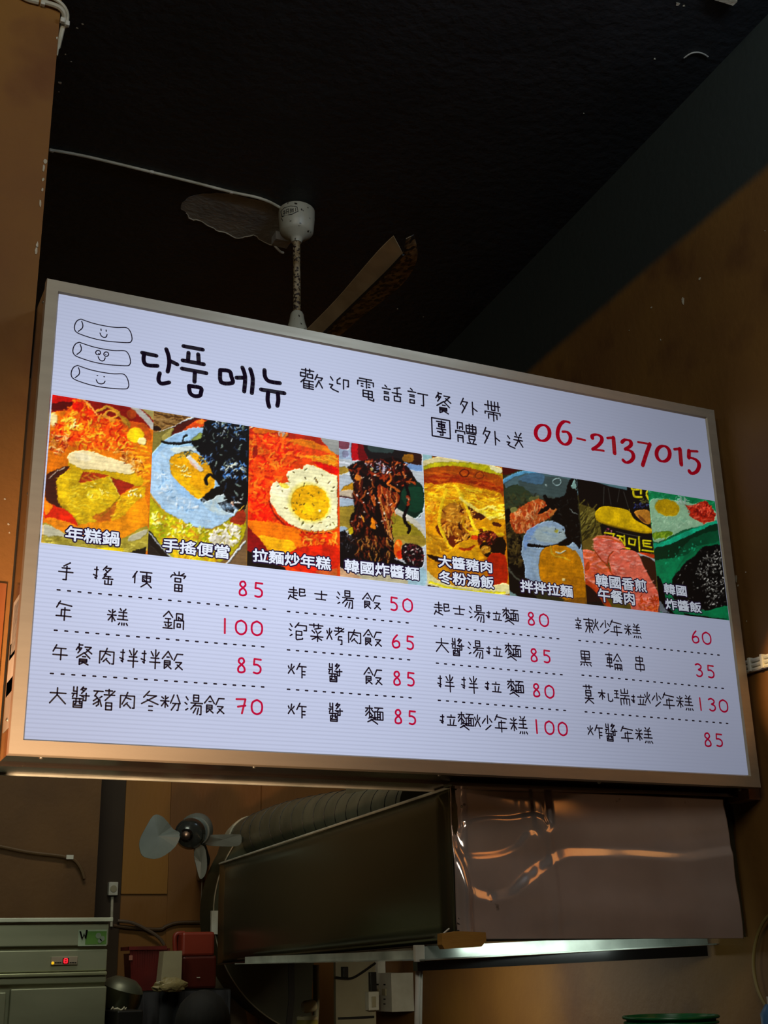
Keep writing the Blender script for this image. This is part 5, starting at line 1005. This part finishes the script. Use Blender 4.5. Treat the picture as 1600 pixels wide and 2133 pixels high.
t1 = crom([onz(*q_, zbl+.02) for q_ in [(636, 690), (700, 625), (768, 546), (797, 514), (820, 492)]], 4)
b1 = crom([onz(*q_, zbl-.012) for q_ in [(668, 700), (730, 640), (790, 582), (816, 556), (840, 530)]], 4)
t2 = crom([onz(*q_, zbl-.012) for q_ in [(668, 706), (730, 645), (790, 586), (820, 556), (838, 532), (846, 498)]], 4)
b2 = crom([onz(*q_, zbl+.012) for q_ in [(694, 712), (760, 655), (826, 604), (858, 566), (870, 530), (862, 490)]], 4)
bl1 = obj('blade', strip(t1, b1), M_blade, cf_)
bl2 = obj('greasy_blade_half', strip(t2, b2), M_blade_d, bl1, label='dirt-flecked trailing half of the blade')
obj('crease', tube(b1, .006, 6), M_black, bl1)
ctr = np.array([cc[0], cc[1], zbl]); tip = (t1[-1]+b2[-1])/2
for k_ in (1, 2):      # two more blades on the hidden side
    rot = 2*PI/3*k_; c_, s_ = math.cos(rot), math.sin(rot)
    def rt(v_): d = v_-ctr; return ctr+np.array([c_*d[0]-s_*d[1], s_*d[0]+c_*d[1], d[2]])
    bb = obj('blade', strip([rt(v_) for v_ in t1], [rt(v_) for v_ in b1]), M_blade, cf_)
    obj('greasy_blade_half', strip([rt(v_) for v_ in t2], [rt(v_) for v_ in b2]), M_blade_d, bb)
# oval badge on the canopy
def onc(x, y):
    d = cf + cr*(x-800)/FPX + cu*(1066.5-y)/FPX; A_ = d[0]**2+d[1]**2; o_ = EYE[:2]-cc[:2]; B_ = 2*(d[:2]@o_); C_ = o_@o_-(R1*1.012)**2
    D_ = max(B_*B_-4*A_*C_, 0); return EYE+d*((-B_-math.sqrt(D_))/(2*A_))
bd = [(587, 449), (585, 441), (592, 433), (606, 429), (619, 431), (621, 440), (608, 446), (587, 451)]
bad = obj('badge', tube([onc(x, y) for x, y in bd+[bd[0]]], .0016, 6), M_black, cf_, label='dark outlined maker badge')
for seg in ([(592,438),(592,447)], [(590,441),(595,439)], [(590,445),(595,443)], [(597,436),(597,445)], [(601,435),(601,444)], [(597,436),(602,435)], [(597,441),(602,440)], [(605,434),(605,443)], [(608,434),(608,442)], [(604,438),(611,436)], [(611,434),(611,442)], [(616,433),(616,440)]):
    obj('badge_letter', tube([onc(*seg[0]), onc(*seg[1])], .0013, 5), M_black, bad)
# hook bracket beside the canopy
hk = crom([at(568, 505, 2, HC-.03), at(575, 515, 2, HC-.045), at(584, 524, 2, HC-.05), at(592, 527, 2, HC-.05)], 4)
obj('hook_bracket', MB().tube(hk, [.003]+[.006]*(len(hk)-2)+[.002], 8), M_white, cf_, label='pale hook beside the canopy')
obj('bracket_plate', box(at(575, 480, 2, HC)-[.0, 0, .045], at(592, 500, 2, HC)-[-.012, 0, .0]), M_patch, cf_)

# surface cable on the ceiling to the fan
cb = [at(x, y, 2, HC-.007) for x, y in crom([(103, 312), (180, 326), (318, 359), (400, 379), (482, 400), (530, 410), (560, 420), (586, 434)], 4)]
cab = obj('ceiling_cable', tube(cb, .0065, 8), M_cable)
tag(cab, 'white cable clipped across the black ceiling from the left pillar to the ceiling fan', 'cable')
for x, y in [(108, 313), (316, 358), (482, 400)]:
    p = at(x, y, 2, HC-.006); obj('cable_clip', box(p-[.008, .006, .008], p+[.008, .006, .005], .002), M_white, cab)
# cables round the top of the left pillar
yp = 3.40
ca = thing('pillar_cable', tuple(at(120, 60, 1, yp-.01)), 'pair of white cables bending round the top of the left pillar', 'cable')
obj('cable', tube(crom([at(20, -22, 1, yp-.008), at(55, -3, 1, yp-.008), at(80, 4, 1, yp-.008)], 4), .010, 8), M_cable, ca)
obj('cable', tube(crom([at(86, 3, 1, yp-.012), at(104, 8, 1, yp-.012), at(122, 15, 1, yp-.012), at(132, 26, 1, yp-.004), at(134, 40, 1, yp+.01), at(132, 52, 1, yp+.012), at(127, 72, 1, yp+.012), at(121, 98, 1, yp+.012), at(118, 116, 1, yp+.012)], 5), [.0085]*24+[.008]*12+[.004]*5, 8), M_cable, ca)
obj('cable', tube(crom([at(90, -8, 1, yp-.012), at(112, -3, 1, yp-.012), at(130, 10, 1, yp-.01), at(139, 25, 1, yp), at(140, 40, 1, yp+.012), at(137, 56, 1, yp+.012)], 5), .0065, 8), M_cable, ca)
for x, y in [(89, 7), (130, 43), (140, 50)]:
    p = at(x, y, 1, yp-.01); obj('cable_clip', box(p-[.007, .008, .009], p+[.007, .006, .009], .002), M_white, ca)
# triple white trunking on the right wall, coming out behind the sign
tr = thing('wall_trunking', tuple(hit_wall(1560, 1400)), 'white cables bundled on the right wall beside the menu sign', 'cable')
for i, (ya, yb_) in enumerate([(1383, 1368), (1393, 1378), (1403, 1388)]):
    pts = [hit_wall(1520, ya+8+2)+[-.01, 0, 0], hit_wall(1552, ya)+[-.01, 0, 0], hit_wall(1605, yb_-1)+[-.01, 0, 0], hit_wall(1680, yb_-18)+[-.01, 0, 0]]
    obj('cable', tube(pts, .0075, 8), M_white, tr)
for x in (1570, 1596):
    p = hit_wall(x, 1391-(x-1550)*.28); obj('cable_clip', box(p-[.022, .006, .024], p+[-.002, .006, .024], .002), M_white, tr)
# bit of a fixture on the ceiling at the top right
fx = [at(x, y, 2, HC-.03) for x, y in [(1484, -40), (1488, 0), (1508, 6), (1527, 12), (1536, 4), (1540, -40)]]
tag(obj('ceiling_lamp_mount', MB().prism(fx, (0, 0, .03)), M_flake), 'pale mount on the black ceiling at the top right corner', 'fixture')

# ------------------------------------------------------------------ refrigerator
YF = 5.6
fr = thing('refrigerator', (0.8, YF+.35, 0), 'tall stainless commercial refrigerator at the lower left with a red display', 'refrigerator')
def fp(x, y, Y=YF): return at(x, y, 1, Y)
xr_ = fp(224, 1990)[0]; xlft = 0.42
zt = fp(200, 1922)[2]
obj('cabinet', box((xlft, YF+.02, 0.05), (xr_, YF+.7, zt)), M_fridge, fr)
def fpan(xa, ya, xb_, yb, y=YF, th=.02, bev=.004, name='panel', m=M_fridge):
    a = fp(xa, ya, y); b = fp(xb_, yb, y); return obj(name, box((a[0], y, b[2]), (b[0], y+th, a[2]), bev), m, fr)
def pz(y): return fp(110, y)[2]
obj('top_trim', box((xlft, YF-.02, pz(1921)), (fp(234, 1915)[0], YF+.1, pz(1912)), .003), mat('pale_trim', '#c4c6b4', .4), fr)
def frow(ya, yb, x1_=None, y=YF, name='panel', m=M_fridge, x0_=None, th=.02):
    return obj(name, box((xlft if x0_ is None else x0_, y, pz(yb)), (xr_ if x1_ is None else x1_, y+th, pz(ya)), .004), m, fr)
frow(1924, 1971, name='upper_panel'); frow(1979, 2024, name='control_panel', y=YF+.005); frow(2026, 2034, name='trim_strip', y=YF-.01, m=mat('pale_strip', '#b9bc98', .35, .5)); frow(2035, 2049, name='lower_strip', y=YF)
xg = fp(14, 2080)[0]
dr = frow(2058, 2500, name='door', y=YF-.015, x0_=xg+.012, th=.035)
dr2 = frow(2064, 2500, name='door', y=YF-.015, x1_=xg-.006, th=.035)
obj('door_handle', box((xg+.02, YF-.04, pz(2330)), (xg+.04, YF-.015, pz(2200)), .004), M_black, dr)
dp = fpan(107, 1993, 161, 2009, y=YF-.002, th=.008, name='display', m=mat('display_bezel', '#a89a88', .4), bev=.001)
a = fp(131, 1996, YF-.004); b = fp(143, 2007, YF-.004)
obj('display_window', box((a[0], YF-.004, b[2]), (b[0], YF-.002, a[2])), M_blackgloss, dp)
ls = []
p_ = fp(137, 2001.5, YF-.0055); hw, hh = .0065, .008
for (x1_, z1_, x2_, z2_) in [(-1, 1, 1, 1), (-1, 0, 1, 0), (-1, -1, 1, -1), (-1, -1, -1, 1), (1, -1, 1, 1)]:
    ls.append(((p_[0]+x1_*hw, p_[2]+z1_*hh), (p_[0]+x2_*hw, p_[2]+z2_*hh)))
mb = MB()
for (q1, q2) in ls: mb.tube([(q1[0], YF-.0055, q1[1]), (q2[0], YF-.0055, q2[1])], .0026, 6)
obj('digit', mb, M_lampred, dp, label='glowing red figure 8')
obj('indicator', MB().ball(fp(110, 2006, YF-.005), (.006, .003, .006), 10, 6), M_lampyel, dp, label='small yellow light')
for x in (116, 121, 126, 147, 152, 157):
    q_ = fp(x, 2005, YF-.003); obj('button_mark', box(q_-[.004, .001, .002], q_+[.004, .001, .002]), M_black, dp)
st = fpan(164, 1937, 222, 1970, y=YF-.0015, th=.0012, name='sticker', m=M_stickw, bev=0)
a = fp(179, 1940, YF-.0025); b = fp(221, 1967, YF-.0025)
obj('sticker_field', box((a[0], YF-.0025, b[2]), (b[0], YF-.0016, a[2])), M_sticker, st)
mb = MB(); wv = [fp(x, y, YF-.004) for x, y in [(167, 1940), (171, 1955), (175, 1945), (178, 1955), (181, 1937)]]
mb.tube(wv, .0042, 6); obj('letter_w', mb, M_blackgloss, st, label='dark letter W')
for (x, y, r_) in [(205, 1949, .012), (213, 1955, .011), (208, 1960, .009)]:
    obj('sticker_blot', MB().lathe([(r_, 0), (r_, .001)], fp(x, y, YF-.003), (0, -1, 0), 14), mat('sticker_grey', '#7c8c78', .6), st)

# ------------------------------------------------------------------ shelf with red basket, jug, tub
YK = 6.05
def kp(x, y, Y=YK): return at(x, y, 1, Y)
zs = kp(350, 2062)[2]
rk = thing('wire_rack', (kp(350, 2062)[0], YK+.15, 0), 'black rack under the red basket and red jug', 'rack')
xa, xb = kp(256, 2062)[0], kp(462, 2062)[0]
obj('rack_top', box((xa, YK-.12, zs-.02), (xb, YK+.32, zs)), M_black, rk)
for x in (xa+.01, xb-.01):
    for y in (YK-.11, YK+.31): obj('leg', tube([(x, y, 0), (x, y, zs-.02)], .01, 8), M_black, rk)
rc = MB(); nf_ = 36
fx_ = [(xa+(xb-xa)*i_/nf_, YK-.135+.012*math.sin(i_*1.3)+.006*math.sin(i_*2.9)) for i_ in range(nf_+1)]
rc.add([(x, y, zs-.005) for x, y in fx_]+[(x, y+.01*math.sin(x*40), zs-.5) for x, y in fx_], [(i_, i_+1, nf_+2+i_, nf_+1+i_) for i_ in range(nf_)])
rco = obj('rack_cloth', rc, M_shirt, rk, smooth=True, label='dark cloth draped down the front of the rack')
rco.modifiers.new('thick', 'SOLIDIFY').thickness = .003
# basket with perforated sides: slats
x0_, x1_ = kp(275, 2060, YK-.1)[0], kp(322, 2060, YK-.1)[0]; zt_ = kp(300, 1972)[2]; e_ = .018
bs = thing('red_basket', ((x0_+x1_)/2, YK+.1, zs), 'worn red plastic basket on the rack beside the red jug', 'basket')
obj('rim', MB().box((x0_-e_-.006, YK-.106, zt_-.016), (x1_+.05, YK-.09, zt_)).box((x0_-e_-.006, YK+.04, zt_-.016), (x1_+.05, YK+.056, zt_)).box((x0_-e_-.006, YK-.1, zt_-.016), (x0_-e_+.008, YK+.05, zt_)).box((x1_+.036, YK-.1, zt_-.016), (x1_+.05, YK+.05, zt_)), M_red, bs)
for i in range(16):
    t = i/15; xx0 = x0_-e_+t*(x1_+.06-x0_+e_-.004); xb0 = x0_+t*(x1_+.04-x0_)
    obj('slat', MB().prism([(xx0, YK-.1, zt_-.01), (xx0+.0105, YK-.1, zt_-.01), (xb0+.0105, YK-.09, zs+.002), (xb0, YK-.09, zs+.002)], (0, .005, 0)), M_red, bs)
obj('basket_body', MB().prism([(x0_-e_+.003, YK-.092, zt_-.03), (x1_+.055, YK-.092, zt_-.03), (x1_+.04, YK-.084, zs+.004), (x0_+.002, YK-.084, zs+.004)], (0, .12, 0)), M_reddark, bs)
obj('white_tag', box(kp(269, 1990, YK-.104), kp(276, 2000, YK-.104)+[0, .002, 0]), mat('pink_label', '#b07060', .6), bs)
# cream tub in a plastic bag
tx0, tx1 = kp(334, 2040, YK-.16)[0], kp(374, 2040, YK-.16)[0]; tzt = kp(350, 1981, YK-.16)[2]
tb = thing('cream_tub', ((tx0+tx1)/2, YK-.14, zs), 'cream rectangular tub with crumpled plastic bag between the basket and jug', 'tub')
obj('tub_body', MB().prism([(tx0-.006, YK-.19, zs+.03), (tx1, YK-.19, zs+.03), (tx1, YK-.19, tzt), (tx0+.004, YK-.19, tzt)], (0, .08, 0)), M_cream, tb)
bg = bmesh.new(); bmesh.ops.create_icosphere(bg, subdivisions=3, radius=1)
rq = random.Random(5)
for v in bg.verts:
    v.co = Vector((v.co.x*.075*(1+.25*rq.uniform(-1, 1))+(tx0+tx1)/2-.012, v.co.y*.03+YK-.215, zs+.022+max(v.co.z, -.7)*.03*(1+.4*rq.uniform(-1, 1))))
obj('plastic_bag', MB().frombm(bg), M_bag, tb, smooth=False)
# jug
jx0, jx1 = kp(377, 2050, YK-.1)[0], kp(446, 2050, YK-.1)[0]; jz1 = kp(405, 1941, YK-.1)[2]; jm = kp(405, 1992, YK-.1)[2]
jg = thing('red_jug', ((jx0+jx1)/2, YK, zs), 'translucent red plastic jug with a side handle beside the blower', 'jug')
obj('jug_body', box((jx0, YK-.1, jm), (jx1, YK+.04, jz1), .012), M_redjug, jg)
obj('jug_base', box((jx0+.004, YK-.098, zs+.001), (jx1+.012, YK+.04, jm+.003), .012), M_reddark, jg, label='darker filled lower half')
hd = [kp(*q_, YK-.03) for q_ in [(384, 1944), (368, 1946), (364, 1958), (366, 1990), (370, 2000), (381, 2010)]]
obj('handle', MB().tube(crom(hd, 4), .011, 10), M_redjug, jg)
obj('mark', box(kp(410, 2037, YK-.103), kp(417, 2036, YK-.103)+[0, .002, .002]), M_white, jg)
# steel pot left of the basket
pt = thing('steel_pot', tuple(kp(250, 2075, 5.75)), 'polished steel pot lid beside the refrigerator', 'pot')
pc = kp(246, 2066, 5.78)+[.012, 0, .006]
obj('pot_body', MB().lathe([(.07, -.062), (.088, -.05), (.095, -.01), (.092, .03)], pc+[.0, 0, -.02], (.25, -.2, 1), 30), M_steel_dark, pt)
obj('pot_lid', MB().lathe([(.093, .03), (.08, .05), (.05, .07), (.015, .075)], pc+[.0, 0, -.02], (.25, -.2, 1), 30), M_duct, pt)
for i, (x, y, w_) in enumerate([(236, 2101, 6), (259, 2101, 5), (247, 2103, 13)]):
    q_ = kp(x, y, 5.53); o = obj('crumpled_wrapper', MB().tube([q_+[-w_*.0016, 0, .003*(i-1)], q_+[-w_*.0004, 0, .004], q_+[w_*.0008, 0, -.003], q_+[w_*.0018, 0, .002+.002*i]], [.002, .006, .0045, .002], 6), M_cable, smooth=False)
    tag(o, ['small white scrap on the dark crate, nearest the refrigerator', 'small white scrap on the dark crate, nearest the person', 'widest white scrap, middle of three on the dark crate'][i], 'wrapper', 'white scraps beside the refrigerator')
# stack that carries the pot and scraps
tag(obj('dark_crate', box((kp(232, 2130, 5.6)[0], 5.5, 0), (kp(256, 2130, 5.6)[0]+.06, 6.1, kp(250, 2104, 5.6)[2]), .006), M_black), 'dark crate between the refrigerator and the rack', 'crate')

# person: only the black hair shows at the lower edge
YPn = 5.2
hc = at(424, 2138, 1, YPn)
pe = thing('person', (hc[0], YPn, 0), 'person with black hair standing in the kitchen, only the head top showing', 'person')
# body: one skinned surface
vs = [(0, 0, .92), (0, 0, 1.12), (0, 0, 1.28), (0, 0, 1.36), (-.17, 0, 1.27), (-.22, -.02, 1.02), (-.18, -.18, .90), (.17, 0, 1.27), (.22, -.02, 1.02), (.18, -.18, .90), (-.09, 0, .86), (-.1, 0, .48), (-.1, 0, .07), (.09, 0, .86), (.1, 0, .48), (.1, 0, .07), (-.1, -.13, .03), (.1, -.13, .03)]
es = [(0, 1), (1, 2), (2, 3), (2, 4), (4, 5), (5, 6), (2, 7), (7, 8), (8, 9), (0, 10), (10, 11), (11, 12), (0, 13), (13, 14), (14, 15), (12, 16), (15, 17)]
rs = [.15, .14, .12, .055, .07, .045, .032, .07, .045, .032, .09, .062, .042, .09, .062, .042, .035, .035]
topz = hc[2]-.045; sc2 = (topz-.08)/1.36
me = bpy.data.meshes.new('body'); me.from_pydata([(x*1.0, y, z*sc2) for x, y, z in vs], es, []); me.update()
bo = bpy.data.objects.new('body', me); COL.objects.link(bo); bo.parent = pe
sk = bo.modifiers.new('skin', 'SKIN')
for i, r_ in enumerate(rs): me.skin_vertices[0].data[i].radius = (r_, r_*.8)
me.skin_vertices[0].data[0].use_root = True
sb_ = bo.modifiers.new('sub', 'SUBSURF'); sb_.levels = 1; sb_.render_levels = 2
me.materials.append(M_shirt)
obj('head', MB().ball(hc+[.012, -.01, -.015], (.078, .095, .115), 24, 16), M_skin, pe)
obj('nose', MB().ball(hc+[.03, -.105, -.03], (.012, .018, .02), 10, 8), M_skin, pe)
for s_ in (-1, 1): obj('ear', MB().ball(hc+[.012+s_*.08, .0, -.025], (.01, .02, .03), 10, 8), M_skin, pe)
for s_ in (-1, 1): obj('eye', MB().ball(hc+[.018+s_*.032, -.098, -.01], (.012, .008, .007), 10, 8), M_black, pe)
hb = MB(); hb.ball(hc+[.0, .012, .012], (.112, .118, .125), 30, 20)
rq = random.Random(2)
hb.v = [(x+rq.uniform(-.002, .002), y, z+rq.uniform(-.002, .002)) for x, y, z in hb.v]
obj('hair', hb, M_hair, pe)

# ------------------------------------------------------------------ things on the kitchen walls
def bw(x, y, d=.02): return at(x, y, 1, YB-d)
sk_ = thing('wall_socket', tuple(bw(232, 1852)), 'white socket box on the dark strip of the kitchen back wall', 'socket')
a, b = bw(224, 1838), bw(242, 1866)
obj('socket_box', box((a[0], YB-.06, b[2]), (b[0], YB-.02, a[2]), .004), M_white, sk_)
obj('socket_face', MB().lathe([(.018, 0), (.018, .004)], (((a[0]+b[0])/2), YB-.06, (a[2]+b[2])/2), (0, -1, 0), 16), M_cream, sk_)
obj('socket_pipe', tube([bw(234, 1868, .03), bw(232, 1930, .03)], .008, 8), M_cable, sk_)
c1 = [at(x, y, 1, 6.73) for x, y in crom([(-20, 1760), (0, 1763), (60, 1775), (120, 1782), (144, 1787), (158, 1794), (170, 1812), (176, 1830)], 4)]
cp_ = obj('wall_conduit', tube(c1, .009, 8), mat('brown_conduit', '#6a5030', .6)); tag(cp_, 'brown painted conduit across the kitchen wall above the refrigerator', 'conduit')
obj('conduit_clip', box(at(142, 1781, 1, 6.72)-[.01, .01, 0], at(148, 1790, 1, 6.72)+[.01, .0, 0]), M_white, cp_)
c2 = [bw(x, y) for x, y in crom([(236, 1928), (270, 1932), (330, 1936), (345, 1930), (370, 1922), (420, 1921), (440, 1918)], 4)]
tag(obj('wall_cable', tube(c2, .010, 8), mat('brown_cable', '#5a4228', .6)), 'brown cable sagging along the back wall behind the basket', 'cable')
c3 = [bw(x, y, .04) for x, y in crom([(245, 1918), (275, 1922), (305, 1936), (330, 1952), (342, 1968)], 4)]
tag(obj('grey_hose', tube(c3, .009, 8), mat('dull_hose', '#6e5c4c', .6)), 'thin dull hose dropping into the red basket', 'hose')

# under the hood: grey board, sockets, breaker boxes, white pipe on the right wall
YR = 6.0
def rp(x, y, dx=0.0): q_ = hit_wall(x, y); q_[0] -= dx; return q_
def wbox(xa, ya, xb_, yb, d0, d1, m, name, parent, bev=.004):
    a = rp(xa, ya, d0); b = rp(xb_, yb, d0); a_, b_ = np.array([a[0], a[1], a[2]]), np.array([b[0], b[1], b[2]])
    y0_, y1_ = min(a[1], b[1]), max(a[1], b[1]); z0_, z1_ = min(a[2], b[2]), max(a[2], b[2])
    return obj(name, MB().prism([(wallx(y0_)-d1, y0_, z0_), (wallx(y1_)-d1, y1_, z0_), (wallx(y1_)-d1, y1_, z1_), (wallx(y0_)-d1, y0_, z1_)], (d1-d0, 0, 0)), m, parent)
gbd = thing('equipment_board', tuple(rp(745, 2100)), 'grey beige board under the hood with a black plug and cable', 'board')
def kbox(xa, ya, xb_, yb, Y, th, m, name, parent):
    a, b = at(xa, ya, 1, Y), at(xb_, yb, 1, Y); return obj(name, box((a[0], Y, b[2]), (b[0], Y+th, a[2]), .002), m, parent)
kbox(699, 1990, 786, 2240, 6.20, .03, M_grey, 'board', gbd)
kbox(704, 2119, 780, 2121, 6.197, .003, M_black, 'board_joint', gbd)
kbox(716, 2014, 726, 2036, 6.16, .04, M_black, 'plug', gbd)
kbox(772, 2025, 785, 2064, 6.17, .03, M_black, 'black_socket', gbd)
obj('cable', tube([at(x, y, 1, 6.15) for x, y in crom([(700, 2036), (715, 2038), (735, 2037), (760, 2022), (782, 2006)], 4)], .006, 8), M_black, gbd)
sw = thing('rocker_switch', tuple(at(779, 2105, 1, 6.15)), 'small white switch plate beside the breaker boxes', 'switch')
kbox(768, 2066, 790, 2104, 6.15, .045, M_white, 'plate', sw); kbox(775, 2076, 784, 2098, 6.143, .008, M_cream, 'rocker', sw)
wbr = thing('cable_trunking', tuple(rp(800, 2050)), 'white vertical trunking left of the breaker boxes', 'trunking')
wbox(790, 2002, 806, 2104, .003, .05, M_white, 'trunk', wbr)
for i, (xa, xb_, d1) in enumerate([(812, 838, .10), (838, 864, .13)]):
    bx = thing('breaker_box', tuple(rp((xa+xb_)/2, 2060)), ['narrow white breaker box with a small switch window', 'white breaker box nearest the vertical white pipes'][i], 'electrical box')
    wbox(xa, 2026, xb_, 2106, .003, d1, M_white, 'box_body', bx)
    wbox(xa+6, 2058, xa+14, 2072, d1, d1+.006, M_cream, 'switch_window', bx)
    for yy in (2048, 2078, 2088): wbox(xa+8, yy, xa+12, yy+3, d1, d1+.002, M_black, 'print_mark', bx)
wp = thing('white_pipes', tuple(rp(873, 2060)), 'pair of vertical white pipes below the gutter corner', 'pipe')
for x, r_ in ((871, .014), (878, .008)):
    q1, q2 = at(x, 2004, 1, 3.66), at(x-3, 2200, 1, 3.66); obj('pipe', tube([q1, q2], r_*.62, 10), M_white, wp)
vp = thing('grey_valve_pipe', tuple(at(655, 2060, 1, 5.4)), 'dim grey pipe with a valve right of the blower', 'pipe')
obj('pipe', tube([at(658, 2010, 1, 5.4), at(659, 2095, 1, 5.4), at(652, 2200, 1, 5.4)], .014, 10), mat('dim_pipe', '#5e5a44', .5), vp)
obj('valve', MB().lathe([(.02, -.03), (.026, -.02), (.026, .02), (.02, .03)], at(644, 2096, 1, 5.4), (1, 0, .1), 14), M_cream, vp)
bt = thing('oil_bottle', tuple(at(640, 2200, 1, 5.3)), 'yellowish oil bottle top at the lower edge below the blower', 'bottle')
q_ = at(640, 2124, 1, 5.3)
obj('bottle_body', MB().lathe([(.05, -.22), (.052, -.05), (.045, -.01), (.044, 0)], q_, (0, 0, 1), 22), mat('oil', '#7c7430', .3), bt)
obj('cap', MB().lathe([(.045, 0), (.045, .012), (.04, .014)], q_, (0, 0, 1), 22), M_cream, bt)
# lighter plaster panel low on the right wall under the gutter
zf = hit_wall(1520, 1975)[2]

# green strainer bowls stacked on the counter, hose and blue bottle at the right edge
YG = 3.0
gc_ = at(1397, 2118, 1, YG); rg = 88*np.linalg.norm(gc_-EYE)/FPX
gb_ = thing('green_bowl', (gc_[0], gc_[1], gc_[2]-.11), 'green plastic bowl at the lower edge below the steel sheet', 'bowl')
obj('bowl_body', MB().lathe([(rg*.55, -.10), (rg*.8, -.05), (rg*.95, -.006), (rg*.985, 0), (rg*.93, 0), (rg*.78, -.045), (rg*.5, -.09)], gc_, (0, 0, 1), 48), M_green, gb_)
obj('rim', MB().tube([(gc_[0]+rg*math.cos(2*PI*k_/40), gc_[1]+rg*math.sin(2*PI*k_/40), gc_[2]) for k_ in range(41)], .004, 8), M_green, gb_)
obj('rim', MB().tube([(gc_[0]+rg*.98*math.cos(2*PI*k_/40), gc_[1]+rg*.98*math.sin(2*PI*k_/40), gc_[2]-.014) for k_ in range(41)], .0035, 8), M_green, gb_)
tag(obj('serving_counter', box((1.55, 2.6, 0), (wallx(2.6)-.02, 3.35, gc_[2]-.102), .01), mat('counter_laminate', '#2c2018', .4)), 'dark serving counter below the frame carrying the green bowl', 'counter')
hp = [hit_wall(x, y)+[-.03, 0, 0] for x, y in crom([(1640, 1890), (1612, 1912), (1596, 1940), (1587, 1975), (1585, 2010), (1590, 2045), (1600, 2075), (1625, 2120)], 5)]
tag(obj('tan_hose', tube(hp, .0055, 10), M_tan), 'tan hose loop curving in at the right edge of the wall', 'hose')
bl_c = hit_wall(1612, 2140)+[-.10, 0, 0]
bb = thing('blue_bottle', (bl_c[0], bl_c[1], gc_[2]-.102), 'blue bottle cut off by the lower right corner', 'bottle')
obj('bottle_body', MB().lathe([(.035, 0), (.037, .02), (.037, .10), (.02, .125)], (at(1614, 2133, 1, 2.95)[0], 2.95, gc_[2]-.102), (0, 0, 1), 24), M_blue, bb)
obj('cap', MB().lathe([(.014, .125), (.014, .145)], (at(1614, 2133, 1, 2.95)[0], 2.95, gc_[2]-.102), (0, 0, 1), 16), M_white, bb)
